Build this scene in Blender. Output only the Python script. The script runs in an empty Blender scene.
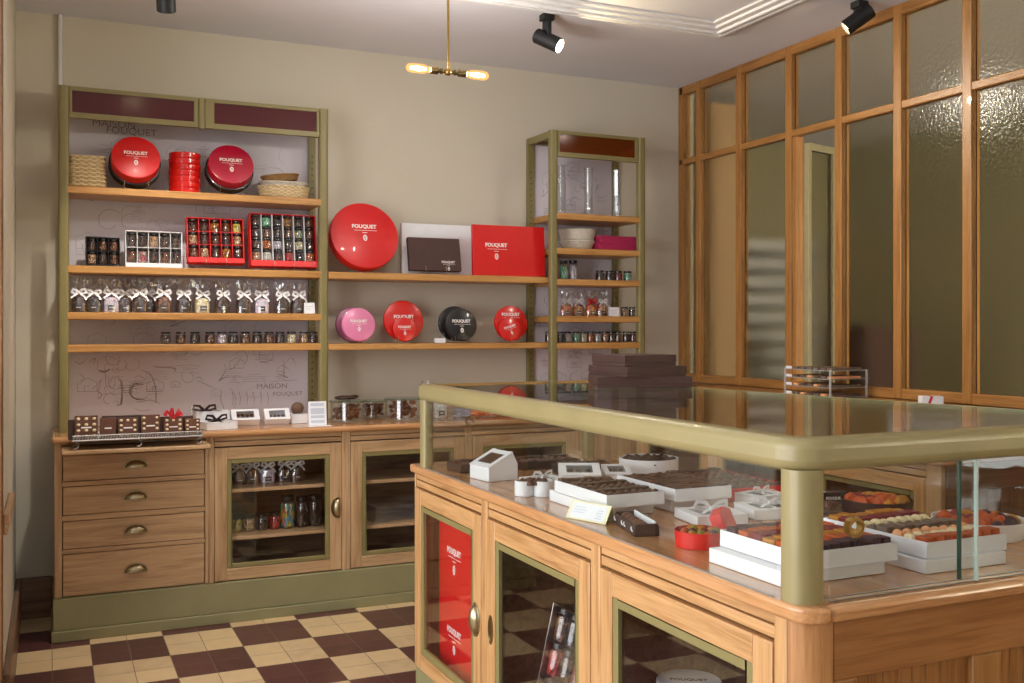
import bpy, bmesh, math, random
from mathutils import Matrix, Vector, Euler
random.seed(7)
C = bpy.context.scene.collection
R = math.radians

# ------------------------------------------------------------------ camera numbers (metres; floor Z = 0, back wall Y = 5.5)
F, CX, HY, EYE = 1010.0, 512.0, 329.0, 1.42
YAW = math.atan(462 / 1010.0)
_s, _c = math.sin(YAW), math.cos(YAW)
def _ray(u, v):
    a = (u - CX) / F
    return (_s + a * _c, _c - a * _s, (HY - v) / F)
def gx(u, y):
    r = _ray(u, HY); return r[0] * y / r[1]
def gz(u, v, y):
    r = _ray(u, v); return EYE + r[2] * y / r[1]
def span(u0, u1, v0, v1, y):
    """x-centre, width, base height, height of something standing at depth y"""
    a, b = gx(u0, y), gx(u1, y); um = (u0 + u1) / 2
    return (a + b) / 2, b - a, gz(um, v1, y), gz(um, v0, y) - gz(um, v1, y)

# ------------------------------------------------------------------ materials
def lin(c):
    c = c / 255.0
    return c / 12.92 if c <= 0.04045 else ((c + 0.055) / 1.055) ** 2.4
def rgb(r, g, b): return (lin(r), lin(g), lin(b), 1.0)
def new_mat(name):
    m = bpy.data.materials.new(name); m.use_nodes = True
    nt = m.node_tree; nt.nodes.clear()
    out = nt.nodes.new('ShaderNodeOutputMaterial')
    return m, nt, out
def N(nt, t, **kw):
    n = nt.nodes.new(t)
    for k, v in kw.items(): setattr(n, k, v)
    return n
def coords(nt, scale=(1, 1, 1), loc=(0, 0, 0)):
    tc = N(nt, 'ShaderNodeTexCoord'); mp = N(nt, 'ShaderNodeMapping')
    mp.inputs['Scale'].default_value = scale; mp.inputs['Location'].default_value = loc
    nt.links.new(tc.outputs['Object'], mp.inputs['Vector'])
    return mp.outputs['Vector']
def ramp(nt, fac, stops):
    r = N(nt, 'ShaderNodeValToRGB'); e = r.color_ramp.elements
    while len(e) > 1: e.remove(e[-1])
    e[0].position, e[0].color = stops[0]
    for p, c in stops[1:]:
        x = e.new(p); x.color = c
    nt.links.new(fac, r.inputs['Fac']); return r.outputs['Color']
def noise(nt, vec, scale, detail=3, rough=.5, dist=0):
    n = N(nt, 'ShaderNodeTexNoise')
    n.inputs['Scale'].default_value = scale; n.inputs['Detail'].default_value = detail
    n.inputs['Roughness'].default_value = rough; n.inputs['Distortion'].default_value = dist
    nt.links.new(vec, n.inputs['Vector']); return n
def bsdf(nt, out, rough=.5, metal=0, coat=0, spec=.5):
    b = N(nt, 'ShaderNodeBsdfPrincipled')
    b.inputs['Roughness'].default_value = rough; b.inputs['Metallic'].default_value = metal
    b.inputs['Coat Weight'].default_value = coat; b.inputs['Specular IOR Level'].default_value = spec
    nt.links.new(b.outputs[0], out.inputs['Surface']); return b
def bump(nt, b, h, strength=.2, dist=.002):
    n = N(nt, 'ShaderNodeBump'); n.inputs['Strength'].default_value = strength; n.inputs['Distance'].default_value = dist
    nt.links.new(h, n.inputs['Height']); nt.links.new(n.outputs[0], b.inputs['Normal'])
def plain(name, col, rough=.5, metal=0, coat=0, var=.06, vs=20, bs=0, spec=.5):
    m, nt, out = new_mat(name); b = bsdf(nt, out, rough, metal, coat, spec)
    n = noise(nt, coords(nt), vs, 3)
    lo = tuple(x * (1 - var) for x in col[:3]) + (1,); hi = tuple(min(1, x * (1 + var)) for x in col[:3]) + (1,)
    nt.links.new(ramp(nt, n.outputs['Fac'], [(.3, lo), (.7, hi)]), b.inputs['Base Color'])
    if bs: bump(nt, b, n.outputs['Fac'], bs)
    return m
def wood(name, axis, a=(188, 152, 112), d=(154, 118, 82), rough=.38, coat=.12):
    m, nt, out = new_mat(name); b = bsdf(nt, out, rough, 0, coat)
    sc = [30, 30, 30]; sc[axis] = 1.6
    v = coords(nt, sc)
    n1 = noise(nt, v, 1.6, 6, .65, .6)
    sc2 = [160, 160, 160]; sc2[axis] = 5
    n2 = noise(nt, coords(nt, sc2), 1.5, 2, .6)
    big = noise(nt, coords(nt), 2.2, 2)
    mx = N(nt, 'ShaderNodeMath', operation='MULTIPLY_ADD'); mx.inputs[1].default_value = .35
    nt.links.new(n2.outputs['Fac'], mx.inputs[0]); nt.links.new(n1.outputs['Fac'], mx.inputs[2])
    m2 = N(nt, 'ShaderNodeMath', operation='MULTIPLY_ADD'); m2.inputs[1].default_value = .3
    nt.links.new(big.outputs['Fac'], m2.inputs[0]); nt.links.new(mx.outputs[0], m2.inputs[2])
    col = ramp(nt, m2.outputs[0], [(.58, rgb(*d)), (.82, rgb(*a)), (1.0, rgb(*[min(255, x + 14) for x in a]))])
    nt.links.new(col, b.inputs['Base Color'])
    bump(nt, b, n2.outputs['Fac'], .12, .001)
    return m
def clear(name, tint=(1, 1, 1, 1), ior=1.5, rough=0.0, extra=0.0, diff=0.0):
    """window glass: see-through with a true Fresnel reflection on both faces"""
    m, nt, out = new_mat(name)
    g = N(nt, 'ShaderNodeNewGeometry'); mi = N(nt, 'ShaderNodeMix')
    mi.inputs['A'].default_value = ior; mi.inputs['B'].default_value = 1 / ior
    nt.links.new(g.outputs['Backfacing'], mi.inputs['Factor'])
    fr = N(nt, 'ShaderNodeFresnel'); nt.links.new(mi.outputs['Result'], fr.inputs['IOR'])
    ad = N(nt, 'ShaderNodeMath', operation='ADD', use_clamp=True); ad.inputs[1].default_value = extra
    nt.links.new(fr.outputs[0], ad.inputs[0])
    t = N(nt, 'ShaderNodeBsdfTransparent'); t.inputs[0].default_value = tint
    gl = N(nt, 'ShaderNodeBsdfGlossy'); gl.inputs['Roughness'].default_value = rough
    ms = N(nt, 'ShaderNodeMixShader')
    nt.links.new(ad.outputs[0], ms.inputs[0]); nt.links.new(t.outputs[0], ms.inputs[1]); nt.links.new(gl.outputs[0], ms.inputs[2])
    last = ms.outputs[0]
    if diff:
        df = N(nt, 'ShaderNodeBsdfDiffuse'); df.inputs[0].default_value = (.9, .9, .9, 1)
        m2 = N(nt, 'ShaderNodeMixShader'); m2.inputs[0].default_value = diff
        nt.links.new(last, m2.inputs[1]); nt.links.new(df.outputs[0], m2.inputs[2]); last = m2.outputs[0]
    nt.links.new(last, out.inputs['Surface']); return m
def tinted(name, col, part, rough=.1):
    """coloured pane: partly see-through, partly body colour, polished"""
    m, nt, out = new_mat(name); t = N(nt, 'ShaderNodeBsdfTransparent'); t.inputs[0].default_value = col
    b = N(nt, 'ShaderNodeBsdfPrincipled'); b.inputs['Base Color'].default_value = col; b.inputs['Roughness'].default_value = rough; b.inputs['Specular IOR Level'].default_value = .25
    ms = N(nt, 'ShaderNodeMixShader'); ms.inputs[0].default_value = part
    nt.links.new(t.outputs[0], ms.inputs[1]); nt.links.new(b.outputs[0], ms.inputs[2]); nt.links.new(ms.outputs[0], out.inputs['Surface']); return m
def emis(name, col, st):
    m, nt, out = new_mat(name); e = N(nt, 'ShaderNodeEmission')
    e.inputs[0].default_value = col; e.inputs[1].default_value = st
    nt.links.new(e.outputs[0], out.inputs['Surface']); return m
def candy(name, cols, scale=90, rough=.35, coat=.6):
    """small sweets behind glass: cells in a few colours"""
    m, nt, out = new_mat(name); b = bsdf(nt, out, rough, 0, coat)
    vo = N(nt, 'ShaderNodeTexVoronoi'); vo.inputs['Scale'].default_value = scale
    nt.links.new(coords(nt), vo.inputs['Vector'])
    sep = N(nt, 'ShaderNodeSeparateColor'); nt.links.new(vo.outputs['Color'], sep.inputs[0])
    n = len(cols); st = [(i / n, rgb(*c)) for i, c in enumerate(cols)]
    r = N(nt, 'ShaderNodeValToRGB'); r.color_ramp.interpolation = 'CONSTANT'; e = r.color_ramp.elements
    e[0].position, e[0].color = st[0]; e[1].position, e[1].color = st[1] if n > 1 else (1, st[0][1])
    for p, c in st[2:]:
        x = e.new(p); x.color = c
    nt.links.new(sep.outputs[0], r.inputs['Fac']); nt.links.new(r.outputs['Color'], b.inputs['Base Color'])
    bump(nt, b, vo.outputs['Distance'], .8, .004)
    return m
def weave(name, a, d, scale=220):
    m, nt, out = new_mat(name); b = bsdf(nt, out, .7)
    w = N(nt, 'ShaderNodeTexChecker'); w.inputs['Scale'].default_value = scale
    n = noise(nt, coords(nt), 60, 2)
    mp = N(nt, 'ShaderNodeMapping'); mp.inputs['Scale'].default_value = (.45, .45, 1)
    tc = N(nt, 'ShaderNodeTexCoord'); nt.links.new(tc.outputs['Object'], mp.inputs[0]); nt.links.new(mp.outputs[0], w.inputs['Vector'])
    w.inputs['Color1'].default_value = rgb(*a); w.inputs['Color2'].default_value = rgb(*d)
    mi = N(nt, 'ShaderNodeMix', data_type='RGBA'); mi.inputs['Factor'].default_value = .35
    nt.links.new(w.outputs['Color'], mi.inputs[6])
    nt.links.new(ramp(nt, n.outputs['Fac'], [(.3, rgb(*d)), (.7, rgb(*a))]), mi.inputs[7])
    nt.links.new(mi.outputs[2], b.inputs['Base Color'])
    bump(nt, b, w.outputs['Fac'], .7, .003)
    return m

M = {}
M['wood_x'] = wood('oak_along', 0); M['wood_y'] = wood('oak_deep', 1); M['wood_z'] = wood('oak_upright', 2)
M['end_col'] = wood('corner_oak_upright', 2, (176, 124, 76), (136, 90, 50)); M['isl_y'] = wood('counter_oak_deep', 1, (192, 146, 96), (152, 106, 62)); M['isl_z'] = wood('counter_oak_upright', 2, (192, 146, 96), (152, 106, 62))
M['shelf_wood'] = wood('oak_shelf', 0, (190, 138, 76), (160, 106, 52))
M['shelf_wood_y'] = wood('oak_shelf_deep', 1, (190, 138, 76), (160, 106, 52))
M['amber_x'] = wood('amber_oak_along', 1, (164, 114, 58), (130, 84, 38)); M['amber_z'] = wood('amber_oak_upright', 2, (164, 114, 58), (130, 84, 38))
M['amber_w'] = wood('amber_oak_across', 0, (164, 114, 58), (130, 84, 38))
M['dark_oak'] = wood('brown_oak', 2, (120, 84, 50), (88, 58, 34)); M['dark_oak_x'] = wood('brown_oak_along', 0, (126, 94, 70), (92, 66, 48))
M['dark_oak_y'] = wood('brown_oak_deep', 1, (120, 90, 66), (84, 60, 44))
M['top_wood'] = wood('oak_worktop', 0, (192, 140, 92), (160, 108, 66), .22, .4); M['top_wood_y'] = wood('oak_worktop_deep', 1, (192, 140, 92), (160, 108, 66), .22, .4)
M['green'] = plain('olive_paint', rgb(132, 121, 76), .42, var=.05, vs=8)
M['green_rail'] = plain('olive_paint_satin', rgb(148, 135, 92), .38, var=.05, vs=8, coat=.1)
M['green_plinth'] = plain('sage_paint', rgb(140, 134, 96), .5, var=.06, vs=6)
M['wall'] = plain('beige_wall_paint', rgb(207, 199, 182), .9, var=.02, vs=3)
M['ceiling'] = plain('ceiling_paint', rgb(226, 226, 234), .9, var=.015, vs=3)
M['white_trim'] = plain('white_gloss_paint', rgb(228, 227, 228), .5, var=.02)
M['olive_wall'] = plain('stockroom_paint', rgb(166, 158, 126), .9, var=.05, vs=2)
M['board'] = plain('toile_board', rgb(222, 216, 224), .85, var=.03, vs=6)
M['ink'] = plain('sepia_ink', rgb(156, 140, 142), .9, var=.2, vs=40)
M['dark_ink'] = plain('sepia_ink_dark', rgb(150, 132, 136), .9, var=.2, vs=40)
M['red'] = plain('red_card', rgb(215, 22, 24), .38, coat=.15, var=.03)
M['red_gloss'] = plain('red_lacquer', rgb(214, 26, 20), .25, coat=.5, var=.05)
M['crimson'] = plain('crimson_lacquer', rgb(180, 18, 52), .28, coat=.4, var=.04)
M['pink'] = plain('pink_lacquer', rgb(226, 128, 170), .3, coat=.3, var=.03)
M['mauve'] = plain('mauve_lacquer', rgb(186, 102, 146), .3, coat=.3, var=.03)
M['black'] = plain('black_lacquer', rgb(26, 24, 26), .3, coat=.3, var=.1)
M['black_matte'] = plain('black_metal', rgb(24, 24, 26), .5, var=.1)
M['lid_black'] = plain('black_lid', rgb(24, 20, 20), .35, coat=.3, var=.1)
M['brown_box'] = plain('brown_card', rgb(72, 46, 40), .6, var=.06)
M['brown_box_dark'] = plain('dark_brown_card', rgb(60, 40, 36), .55, var=.05)
M['white'] = plain('white_card', rgb(236, 236, 240), .5, var=.02)
M['white_print'] = plain('white_lettering', rgb(245, 240, 236), .6, var=.01)
M['grey_print'] = plain('grey_lettering', rgb(196, 202, 216), .7, var=.02)
M['dark_print'] = plain('dark_lettering', rgb(50, 44, 44), .7, var=.02)
M['cream_card'] = plain('cream_card', rgb(240, 232, 190), .6, var=.02)
M['ribbon_white'] = plain('white_ribbon', rgb(240, 238, 240), .3, coat=.3, var=.02)
M['ribbon_red'] = plain('red_ribbon', rgb(196, 16, 32), .3, coat=.3, var=.05)
M['ribbon_brown'] = plain('brown_ribbon', rgb(58, 34, 28), .3, coat=.3, var=.05)
M['cup_brass'] = plain('bronzed_brass', rgb(172, 158, 126), .3, metal=1, var=.1, vs=60); M['brass'] = plain('aged_brass', rgb(176, 142, 82), .32, metal=1, var=.1, vs=60)
M['brass_dark'] = plain('dark_brass', rgb(140, 122, 84), .35, metal=1, var=.15, vs=80)
M['steel'] = plain('pewter', rgb(176, 172, 168), .3, metal=1, var=.2, vs=120)
M['wire'] = plain('steel_wire', rgb(190, 180, 160), .3, metal=1, var=.05)
M['glass'] = clear('window_glass'); M['case_glass'] = clear('case_glass', (.97, .985, .975, 1))
M['glass_edge'] = clear('glass_edge', (.35, .62, .55, 1), extra=.12)
M['jar_glass'] = clear('jar_glass', (.99, .99, .99, 1), extra=.06)
M['film'] = clear('cellophane', (.98, .98, .99, 1), 1.5, .07, .14, .0)
M['acrylic'] = clear('acrylic', (.95, .96, .97, 1), 1.49, .02, .05, .03)
M['acrylic_edge'] = clear('acrylic_tier', (.95, .96, .97, 1), 1.49, .05, .06, .28)
M['crystal'] = clear('crystal', (.93, .94, .95, 1), 1.7, .02, .08, .05)
M['amber_glass'] = tinted('amber_glass', rgb(166, 88, 34), .25, .12)
M['plum_glass'] = tinted('plum_glass', rgb(110, 58, 60), .6, .2)
M['wicker'] = weave('pale_wicker', (238, 220, 178), (198, 168, 118), 120); M['wicker_brown'] = weave('brown_wicker', (176, 134, 78), (112, 76, 38))
M['wicker_white'] = weave('white_wicker', (238, 232, 220), (196, 184, 164)); M['wicker_magenta'] = weave('magenta_wicker', (206, 52, 104), (158, 26, 72))
M['choc'] = plain('dark_chocolate', rgb(66, 38, 26), .35, coat=.2, var=.2, vs=160, bs=.25)
M['choc_milk'] = plain('milk_chocolate', rgb(98, 58, 38), .4, coat=.15, var=.2, vs=160, bs=.25)
M['choc_dusted'] = plain('dusted_chocolate', rgb(108, 82, 66), .8, var=.3, vs=260, bs=.4)
M['cream'] = plain('cream_sweet', rgb(232, 214, 176), .5, var=.08, vs=90)
JELLY = {'orange': (184, 76, 18), 'amber': (184, 118, 26), 'plum': (60, 26, 42), 'berry': (120, 20, 36), 'lime': (130, 122, 34),
         'ivory': (232, 214, 170), 'peach': (236, 168, 116), 'taupe': (112, 92, 78)}
for k, v in JELLY.items(): M['jelly_' + k] = plain(k + '_jelly', rgb(*v), .45, coat=.1, var=.15, vs=200, bs=.3)
def glow_glass():
    m, nt, out = new_mat('glowing_bulb_glass'); e = N(nt, 'ShaderNodeEmission'); e.inputs[0].default_value = (1.0, .42, .08, 1); e.inputs[1].default_value = 2.6
    t = N(nt, 'ShaderNodeBsdfTransparent'); ms = N(nt, 'ShaderNodeMixShader'); ms.inputs[0].default_value = .28
    nt.links.new(t.outputs[0], ms.inputs[1]); nt.links.new(e.outputs[0], ms.inputs[2]); nt.links.new(ms.outputs[0], out.inputs['Surface']); return m
M['bulb'] = glow_glass(); M['filament'] = emis('filament', (1.0, .74, .36, 1), 40)
M['lens'] = emis('spot_lens', (1.0, .82, .52, 1), 60); M['hot_lens'] = emis('spot_lens_towards_partition', (1.0, .80, .45, 1), 600)
M['biscuit'] = plain('brown_biscuit', rgb(112, 56, 26), .6, var=.35, vs=60, bs=.4)
M['orange_packet'] = plain('orange_packet', rgb(226, 110, 30), .4, var=.3, vs=30)
SWEETS = {
 'dark': candy('dark_sweets', [(40, 24, 20), (70, 44, 34), (30, 20, 20), (110, 80, 60)]),
 'brown': candy('brown_sweets', [(92, 50, 30), (60, 34, 24), (150, 96, 60)]),
 'cocoa': candy('cocoa_sweets', [(54, 34, 30), (80, 52, 44), (40, 26, 26)]),
 'mint': candy('mint_sweets', [(110, 214, 164), (70, 180, 130), (190, 240, 214)]),
 'amber': candy('amber_sweets', [(226, 160, 50), (190, 110, 30), (120, 70, 30)]),
 'orange': candy('orange_sweets', [(236, 140, 40), (210, 100, 30), (160, 76, 30)]),
 'yellow': candy('yellow_sweets', [(240, 226, 60), (236, 190, 30), (250, 244, 170)]),
 'white': candy('white_sweets', [(238, 236, 226), (214, 206, 196), (250, 250, 246)]),
 'lilac': candy('lilac_sweets', [(226, 224, 238), (190, 190, 214), (240, 220, 230)]),
 'cream': candy('cream_sweets', [(238, 226, 180), (214, 190, 130), (250, 246, 220)]),
 'pinkmix': candy('pink_green_sweets', [(226, 150, 160), (160, 190, 130), (240, 226, 220), (214, 110, 120)]),
 'rainbow': candy('many_coloured_sweets', [(214, 200, 60), (80, 170, 110), (220, 120, 60), (236, 226, 180), (90, 160, 190)]),
 'red': candy('red_sweets', [(206, 30, 36), (150, 16, 24), (226, 80, 70)]),
 'tan': candy('tan_sweets', [(196, 150, 110), (160, 104, 70), (226, 190, 150)]),
 'ruby': candy('ruby_sweets', [(120, 24, 40), (84, 16, 30), (160, 50, 60)]),
}

JAR_SWEETS = {}
for k, m0 in SWEETS.items():
    m1 = m0.copy(); m1.name = 'jarred_' + m0.name; JAR_SWEETS[k] = m1
    for n_ in m1.node_tree.nodes:
        if n_.type == 'TEX_VORONOI': n_.inputs['Scale'].default_value = 5.5
        if n_.type == 'BUMP': n_.inputs['Distance'].default_value = .05
# ---- setting materials with their own maps
def floor_mat():
    m, nt, out = new_mat('checker_tiles'); b = bsdf(nt, out, .32, 0, .1)
    P = .3115
    v = coords(nt, (1 / P, 1 / P, 1), (-.164 / P + 40, -4.30 / P + 40, .5))
    ch = N(nt, 'ShaderNodeTexChecker'); ch.inputs['Scale'].default_value = 1; nt.links.new(v, ch.inputs['Vector'])
    sub = N(nt, 'ShaderNodeVectorMath', operation='MULTIPLY'); sub.inputs[1].default_value = (2, 2, 0); nt.links.new(v, sub.inputs[0])
    fl = N(nt, 'ShaderNodeVectorMath', operation='FLOOR'); nt.links.new(sub.outputs[0], fl.inputs[0])
    fr = N(nt, 'ShaderNodeVectorMath', operation='FRACTION'); nt.links.new(sub.outputs[0], fr.inputs[0])
    wn = N(nt, 'ShaderNodeTexWhiteNoise'); nt.links.new(fl.outputs[0], wn.inputs['Vector'])
    n = noise(nt, coords(nt), 14, 4)
    mixv = N(nt, 'ShaderNodeMath', operation='MULTIPLY_ADD'); mixv.inputs[1].default_value = .5
    nt.links.new(wn.outputs['Value'], mixv.inputs[0]); nt.links.new(n.outputs['Fac'], mixv.inputs[2])
    light = ramp(nt, mixv.outputs[0], [(.3, rgb(205, 172, 128)), (.6, rgb(216, 188, 146)), (1.0, rgb(226, 196, 148))])
    dark = ramp(nt, mixv.outputs[0], [(.3, rgb(78, 42, 40)), (.6, rgb(90, 52, 50)), (1.0, rgb(100, 60, 56))])
    mi = N(nt, 'ShaderNodeMix', data_type='RGBA'); nt.links.new(ch.outputs['Fac'], mi.inputs['Factor'])
    nt.links.new(light, mi.inputs[6]); nt.links.new(dark, mi.inputs[7])
    sx = N(nt, 'ShaderNodeSeparateXYZ'); nt.links.new(fr.outputs[0], sx.inputs[0])
    def edge(o):
        a = N(nt, 'ShaderNodeMath', operation='SUBTRACT'); a.inputs[1].default_value = .5; nt.links.new(o, a.inputs[0])
        c = N(nt, 'ShaderNodeMath', operation='ABSOLUTE'); nt.links.new(a.outputs[0], c.inputs[0])
        g = N(nt, 'ShaderNodeMath', operation='GREATER_THAN'); g.inputs[1].default_value = .489; nt.links.new(c.outputs[0], g.inputs[0]); return g.outputs[0]
    mx = N(nt, 'ShaderNodeMath', operation='MAXIMUM'); nt.links.new(edge(sx.outputs[0]), mx.inputs[0]); nt.links.new(edge(sx.outputs[1]), mx.inputs[1])
    m2 = N(nt, 'ShaderNodeMix', data_type='RGBA'); nt.links.new(mx.outputs[0], m2.inputs['Factor'])
    nt.links.new(mi.outputs[2], m2.inputs[6]); m2.inputs[7].default_value = rgb(128, 108, 92)
    nt.links.new(m2.outputs[2], b.inputs['Base Color'])
    inv = N(nt, 'ShaderNodeMath', operation='SUBTRACT'); inv.inputs[0].default_value = 1; nt.links.new(mx.outputs[0], inv.inputs[1])
    bump(nt, b, inv.outputs[0], .3, .002)
    return m
M['floor'] = floor_mat()
def frosted():
    """hammered partition glass: blurs what is behind it, glitters with what is before it"""
    m, nt, out = new_mat('hammered_glass')
    n = noise(nt, coords(nt, (1, 1, .8)), 70, 2, .5)
    n2 = noise(nt, coords(nt), 22, 2, .5)
    a = N(nt, 'ShaderNodeMath', operation='ADD'); sc_ = N(nt, 'ShaderNodeMath', operation='MULTIPLY'); sc_.inputs[1].default_value = .25; nt.links.new(n2.outputs['Fac'], sc_.inputs[0])
    nt.links.new(n.outputs['Fac'], a.inputs[0]); nt.links.new(sc_.outputs[0], a.inputs[1])
    bp = N(nt, 'ShaderNodeBump'); bp.inputs['Strength'].default_value = .30; bp.inputs['Distance'].default_value = .005
    nt.links.new(a.outputs[0], bp.inputs['Height'])
    rf = N(nt, 'ShaderNodeBsdfRefraction'); nt.links.new(bp.outputs[0], rf.inputs['Normal']); rf.inputs['Roughness'].default_value = .30; rf.inputs['IOR'].default_value = 1.12; rf.inputs['Color'].default_value = (.88, .87, .80, 1)
    gl = N(nt, 'ShaderNodeBsdfGlossy'); gl.inputs['Roughness'].default_value = .15
    nt.links.new(bp.outputs[0], gl.inputs['Normal'])
    lw = N(nt, 'ShaderNodeLayerWeight'); lw.inputs['Blend'].default_value = .2
    ms = N(nt, 'ShaderNodeMixShader'); nt.links.new(lw.outputs['Fresnel'], ms.inputs[0])
    nt.links.new(rf.outputs[0], ms.inputs[1]); nt.links.new(gl.outputs[0], ms.inputs[2])
    nt.links.new(ms.outputs[0], out.inputs['Surface']); return m
M['frosted'] = frosted()

# ------------------------------------------------------------------ mesh helpers
class MB:
    def __init__(s): s.v = []; s.f = []
    def add(s, vs, fs):
        k = len(s.v); s.v += [Vector(p) for p in vs]; s.f += [tuple(i + k for i in f) for f in fs]; return s
    def box(s, x0, x1, y0, y1, z0, z1):
        return s.add([(x0, y0, z0), (x1, y0, z0), (x1, y1, z0), (x0, y1, z0), (x0, y0, z1), (x1, y0, z1), (x1, y1, z1), (x0, y1, z1)],
                     [(3, 2, 1, 0), (4, 5, 6, 7), (0, 1, 5, 4), (1, 2, 6, 5), (2, 3, 7, 6), (3, 0, 4, 7)])
    def prism(s, poly, a0, a1, axis=2):
        """poly: 2D outline; axis 2 -> (x,y) raised along z, 1 -> (x,z) along y, 0 -> (y,z) along x"""
        def p(u, w, a): return (u, w, a) if axis == 2 else ((u, a, w) if axis == 1 else (a, u, w))
        n = len(poly)
        vs = [p(u, w, a0) for u, w in poly] + [p(u, w, a1) for u, w in poly]
        fs = [tuple(range(n))[::-1], tuple(range(n, 2 * n))] + [(i, (i + 1) % n, n + (i + 1) % n, n + i) for i in range(n)]
        return s.add(vs, fs)
    def lathe(s, prof, cx=0, cy=0, n=24, sx=1, sy=1, cap=True):
        k = len(prof); vs = []; fs = []
        for j in range(n):
            a = 2 * math.pi * j / n
            for r, z in prof: vs.append((cx + r * math.cos(a) * sx, cy + r * math.sin(a) * sy, z))
        for j in range(n):
            q = (j + 1) % n
            for i in range(k - 1): fs.append((j * k + i, q * k + i, q * k + i + 1, j * k + i + 1))
        if cap and prof[0][0] > 1e-6: fs.append(tuple(j * k for j in range(n))[::-1])
        if cap and prof[-1][0] > 1e-6: fs.append(tuple(j * k + k - 1 for j in range(n)))
        return s.add(vs, fs)
    def tube(s, pts, r, n=8, closed=False):
        pts = [Vector(p) for p in pts]; k = len(pts); vs = []; fs = []
        for i, p in enumerate(pts):
            if closed: t = pts[(i + 1) % k] - pts[i - 1]
            else: t = (pts[min(i + 1, k - 1)] - pts[max(i - 1, 0)])
            t.normalize(); u = Vector((0, 0, 1)).cross(t)
            if u.length < .05: u = Vector((0, 1, 0)).cross(t)
            if u.length < .05: u = Vector((1, 0, 0)).cross(t)
            u.normalize(); w = t.cross(u)
            for j in range(n):
                a = 2 * math.pi * j / n; vs.append(p + u * (math.cos(a) * r) + w * (math.sin(a) * r))
        m = k if closed else k - 1
        for i in range(m):
            for j in range(n):
                a, b = i * n + j, i * n + (j + 1) % n; c, d = ((i + 1) % k) * n + (j + 1) % n, ((i + 1) % k) * n + j
                fs.append((a, b, c, d))
        if not closed: fs += [tuple(range(n))[::-1], tuple(range((k - 1) * n, k * n))]
        return s.add(vs, fs)
    def ball(s, c, r, n=10, m=6, sc=(1, 1, 1)):
        pr = [(r * math.sin(math.pi * i / m), -r * math.cos(math.pi * i / m)) for i in range(m + 1)]
        pr[0] = (0, -r); pr[-1] = (0, r)
        t = MB().lathe(pr, n=n)
        for p in t.v: p.x, p.y, p.z = p.x * sc[0] + c[0], p.y * sc[1] + c[1], p.z * sc[2] + c[2]
        return s.add(t.v, t.f)
    def strip(s, pts, w, nrm=(0, -1, 0), th=.0006):
        """flat ribbon w wide along pts"""
        pts = [Vector(p) for p in pts]; nrm = Vector(nrm); vs = []; fs = []; k = len(pts)
        for i, p in enumerate(pts):
            t = pts[min(i + 1, k - 1)] - pts[max(i - 1, 0)]
            d = t.cross(nrm)
            if d.length < 1e-9: d = Vector((1, 0, 0))
            d.normalize()
            vs += [p - d * w / 2, p + d * w / 2, p + d * w / 2 + nrm * th, p - d * w / 2 + nrm * th]
        for i in range(k - 1):
            a, b = i * 4, i * 4 + 4
            fs += [(a, a + 1, b + 1, b), (a + 1, a + 2, b + 2, b + 1), (a + 2, a + 3, b + 3, b + 2), (a + 3, a, b, b + 3)]
        fs += [(3, 2, 1, 0), (4 * k - 4, 4 * k - 3, 4 * k - 2, 4 * k - 1)]
        return s.add(vs, fs)
    def xf(s, m):
        s.v = [m @ p for p in s.v]; return s
    def join(s, o, m=None):
        return s.add([m @ p if m else p for p in o.v], o.f)
    def mesh(s, name, mat):
        me = bpy.data.meshes.new(name); me.from_pydata([tuple(p) for p in s.v], [], s.f)
        bm = bmesh.new(); bm.from_mesh(me); bmesh.ops.remove_doubles(bm, verts=bm.verts, dist=1e-6)
        bmesh.ops.recalc_face_normals(bm, faces=bm.faces); bm.to_mesh(me); bm.free()
        me.materials.append(mat); me.shade_smooth(); me.set_sharp_from_angle(angle=R(38)); return me
    def build(s, name, mat, parent=None, bevel=0, world=False, seg=2):
        if isinstance(mat, str): mat = M[mat]
        if parent is not None and world:
            off = Vector((0, 0, 0)); q = parent
            while q is not None: off += q.location; q = q.parent
            s.v = [p - off for p in s.v]
        o = bpy.data.objects.new(name, s.mesh(name, mat)); C.objects.link(o)
        if parent is not None: o.parent = parent
        if bevel:
            b = o.modifiers.new('soft_edges', 'BEVEL'); b.width = bevel; b.segments = seg; b.limit_method = 'ANGLE'; b.angle_limit = R(40)
            b.use_clamp_overlap = True
        return o
def absorb(dst, src):
    """printed or drilled surface pattern becomes part of its part's own mesh"""
    k = len(dst.data.materials); bm = bmesh.new(); bm.from_mesh(dst.data); n = len(bm.faces); bm.from_mesh(src.data); bm.faces.ensure_lookup_table()
    for f in bm.faces[n:]: f.material_index = k
    bm.to_mesh(dst.data); bm.free(); dst.data.materials.append(src.data.materials[0])
    bpy.data.objects.remove(src)
def each(name, mat, parent, boxes, bevel=0):
    out = []
    for b in boxes: out.append(MB().box(*b).build(name, mat, parent, bevel, parent is not None))
    return out
def tag(o, label, cat, group=None, kind=None):
    o['label'] = label; o['category'] = cat
    if group: o['group'] = group
    if kind: o['kind'] = kind
    return o
def thing(name, label, cat, loc=(0, 0, 0), rot=(0, 0, 0), group=None):
    o = bpy.data.objects.new(name, None); o.empty_display_size = .02; C.objects.link(o)
    o.location = loc; o.rotation_euler = rot
    return tag(o, label, cat, group)
def struct(o, label, cat):
    return tag(o, label, cat, kind='structure')
def kids(o): return list(o.children)
def dup(root, mat=None, label=None, group=None):
    r = root.copy(); C.objects.link(r)
    if mat is not None: r.matrix_basis = mat
    if label: r['label'] = label
    if group: r['group'] = group
    for ch in KID[root.name]:
        c = ch.copy(); C.objects.link(c); c.parent = r
        for g in KID.get(ch.name, []):
            d = g.copy(); C.objects.link(d); d.parent = c
    return r
KID = {}
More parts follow.
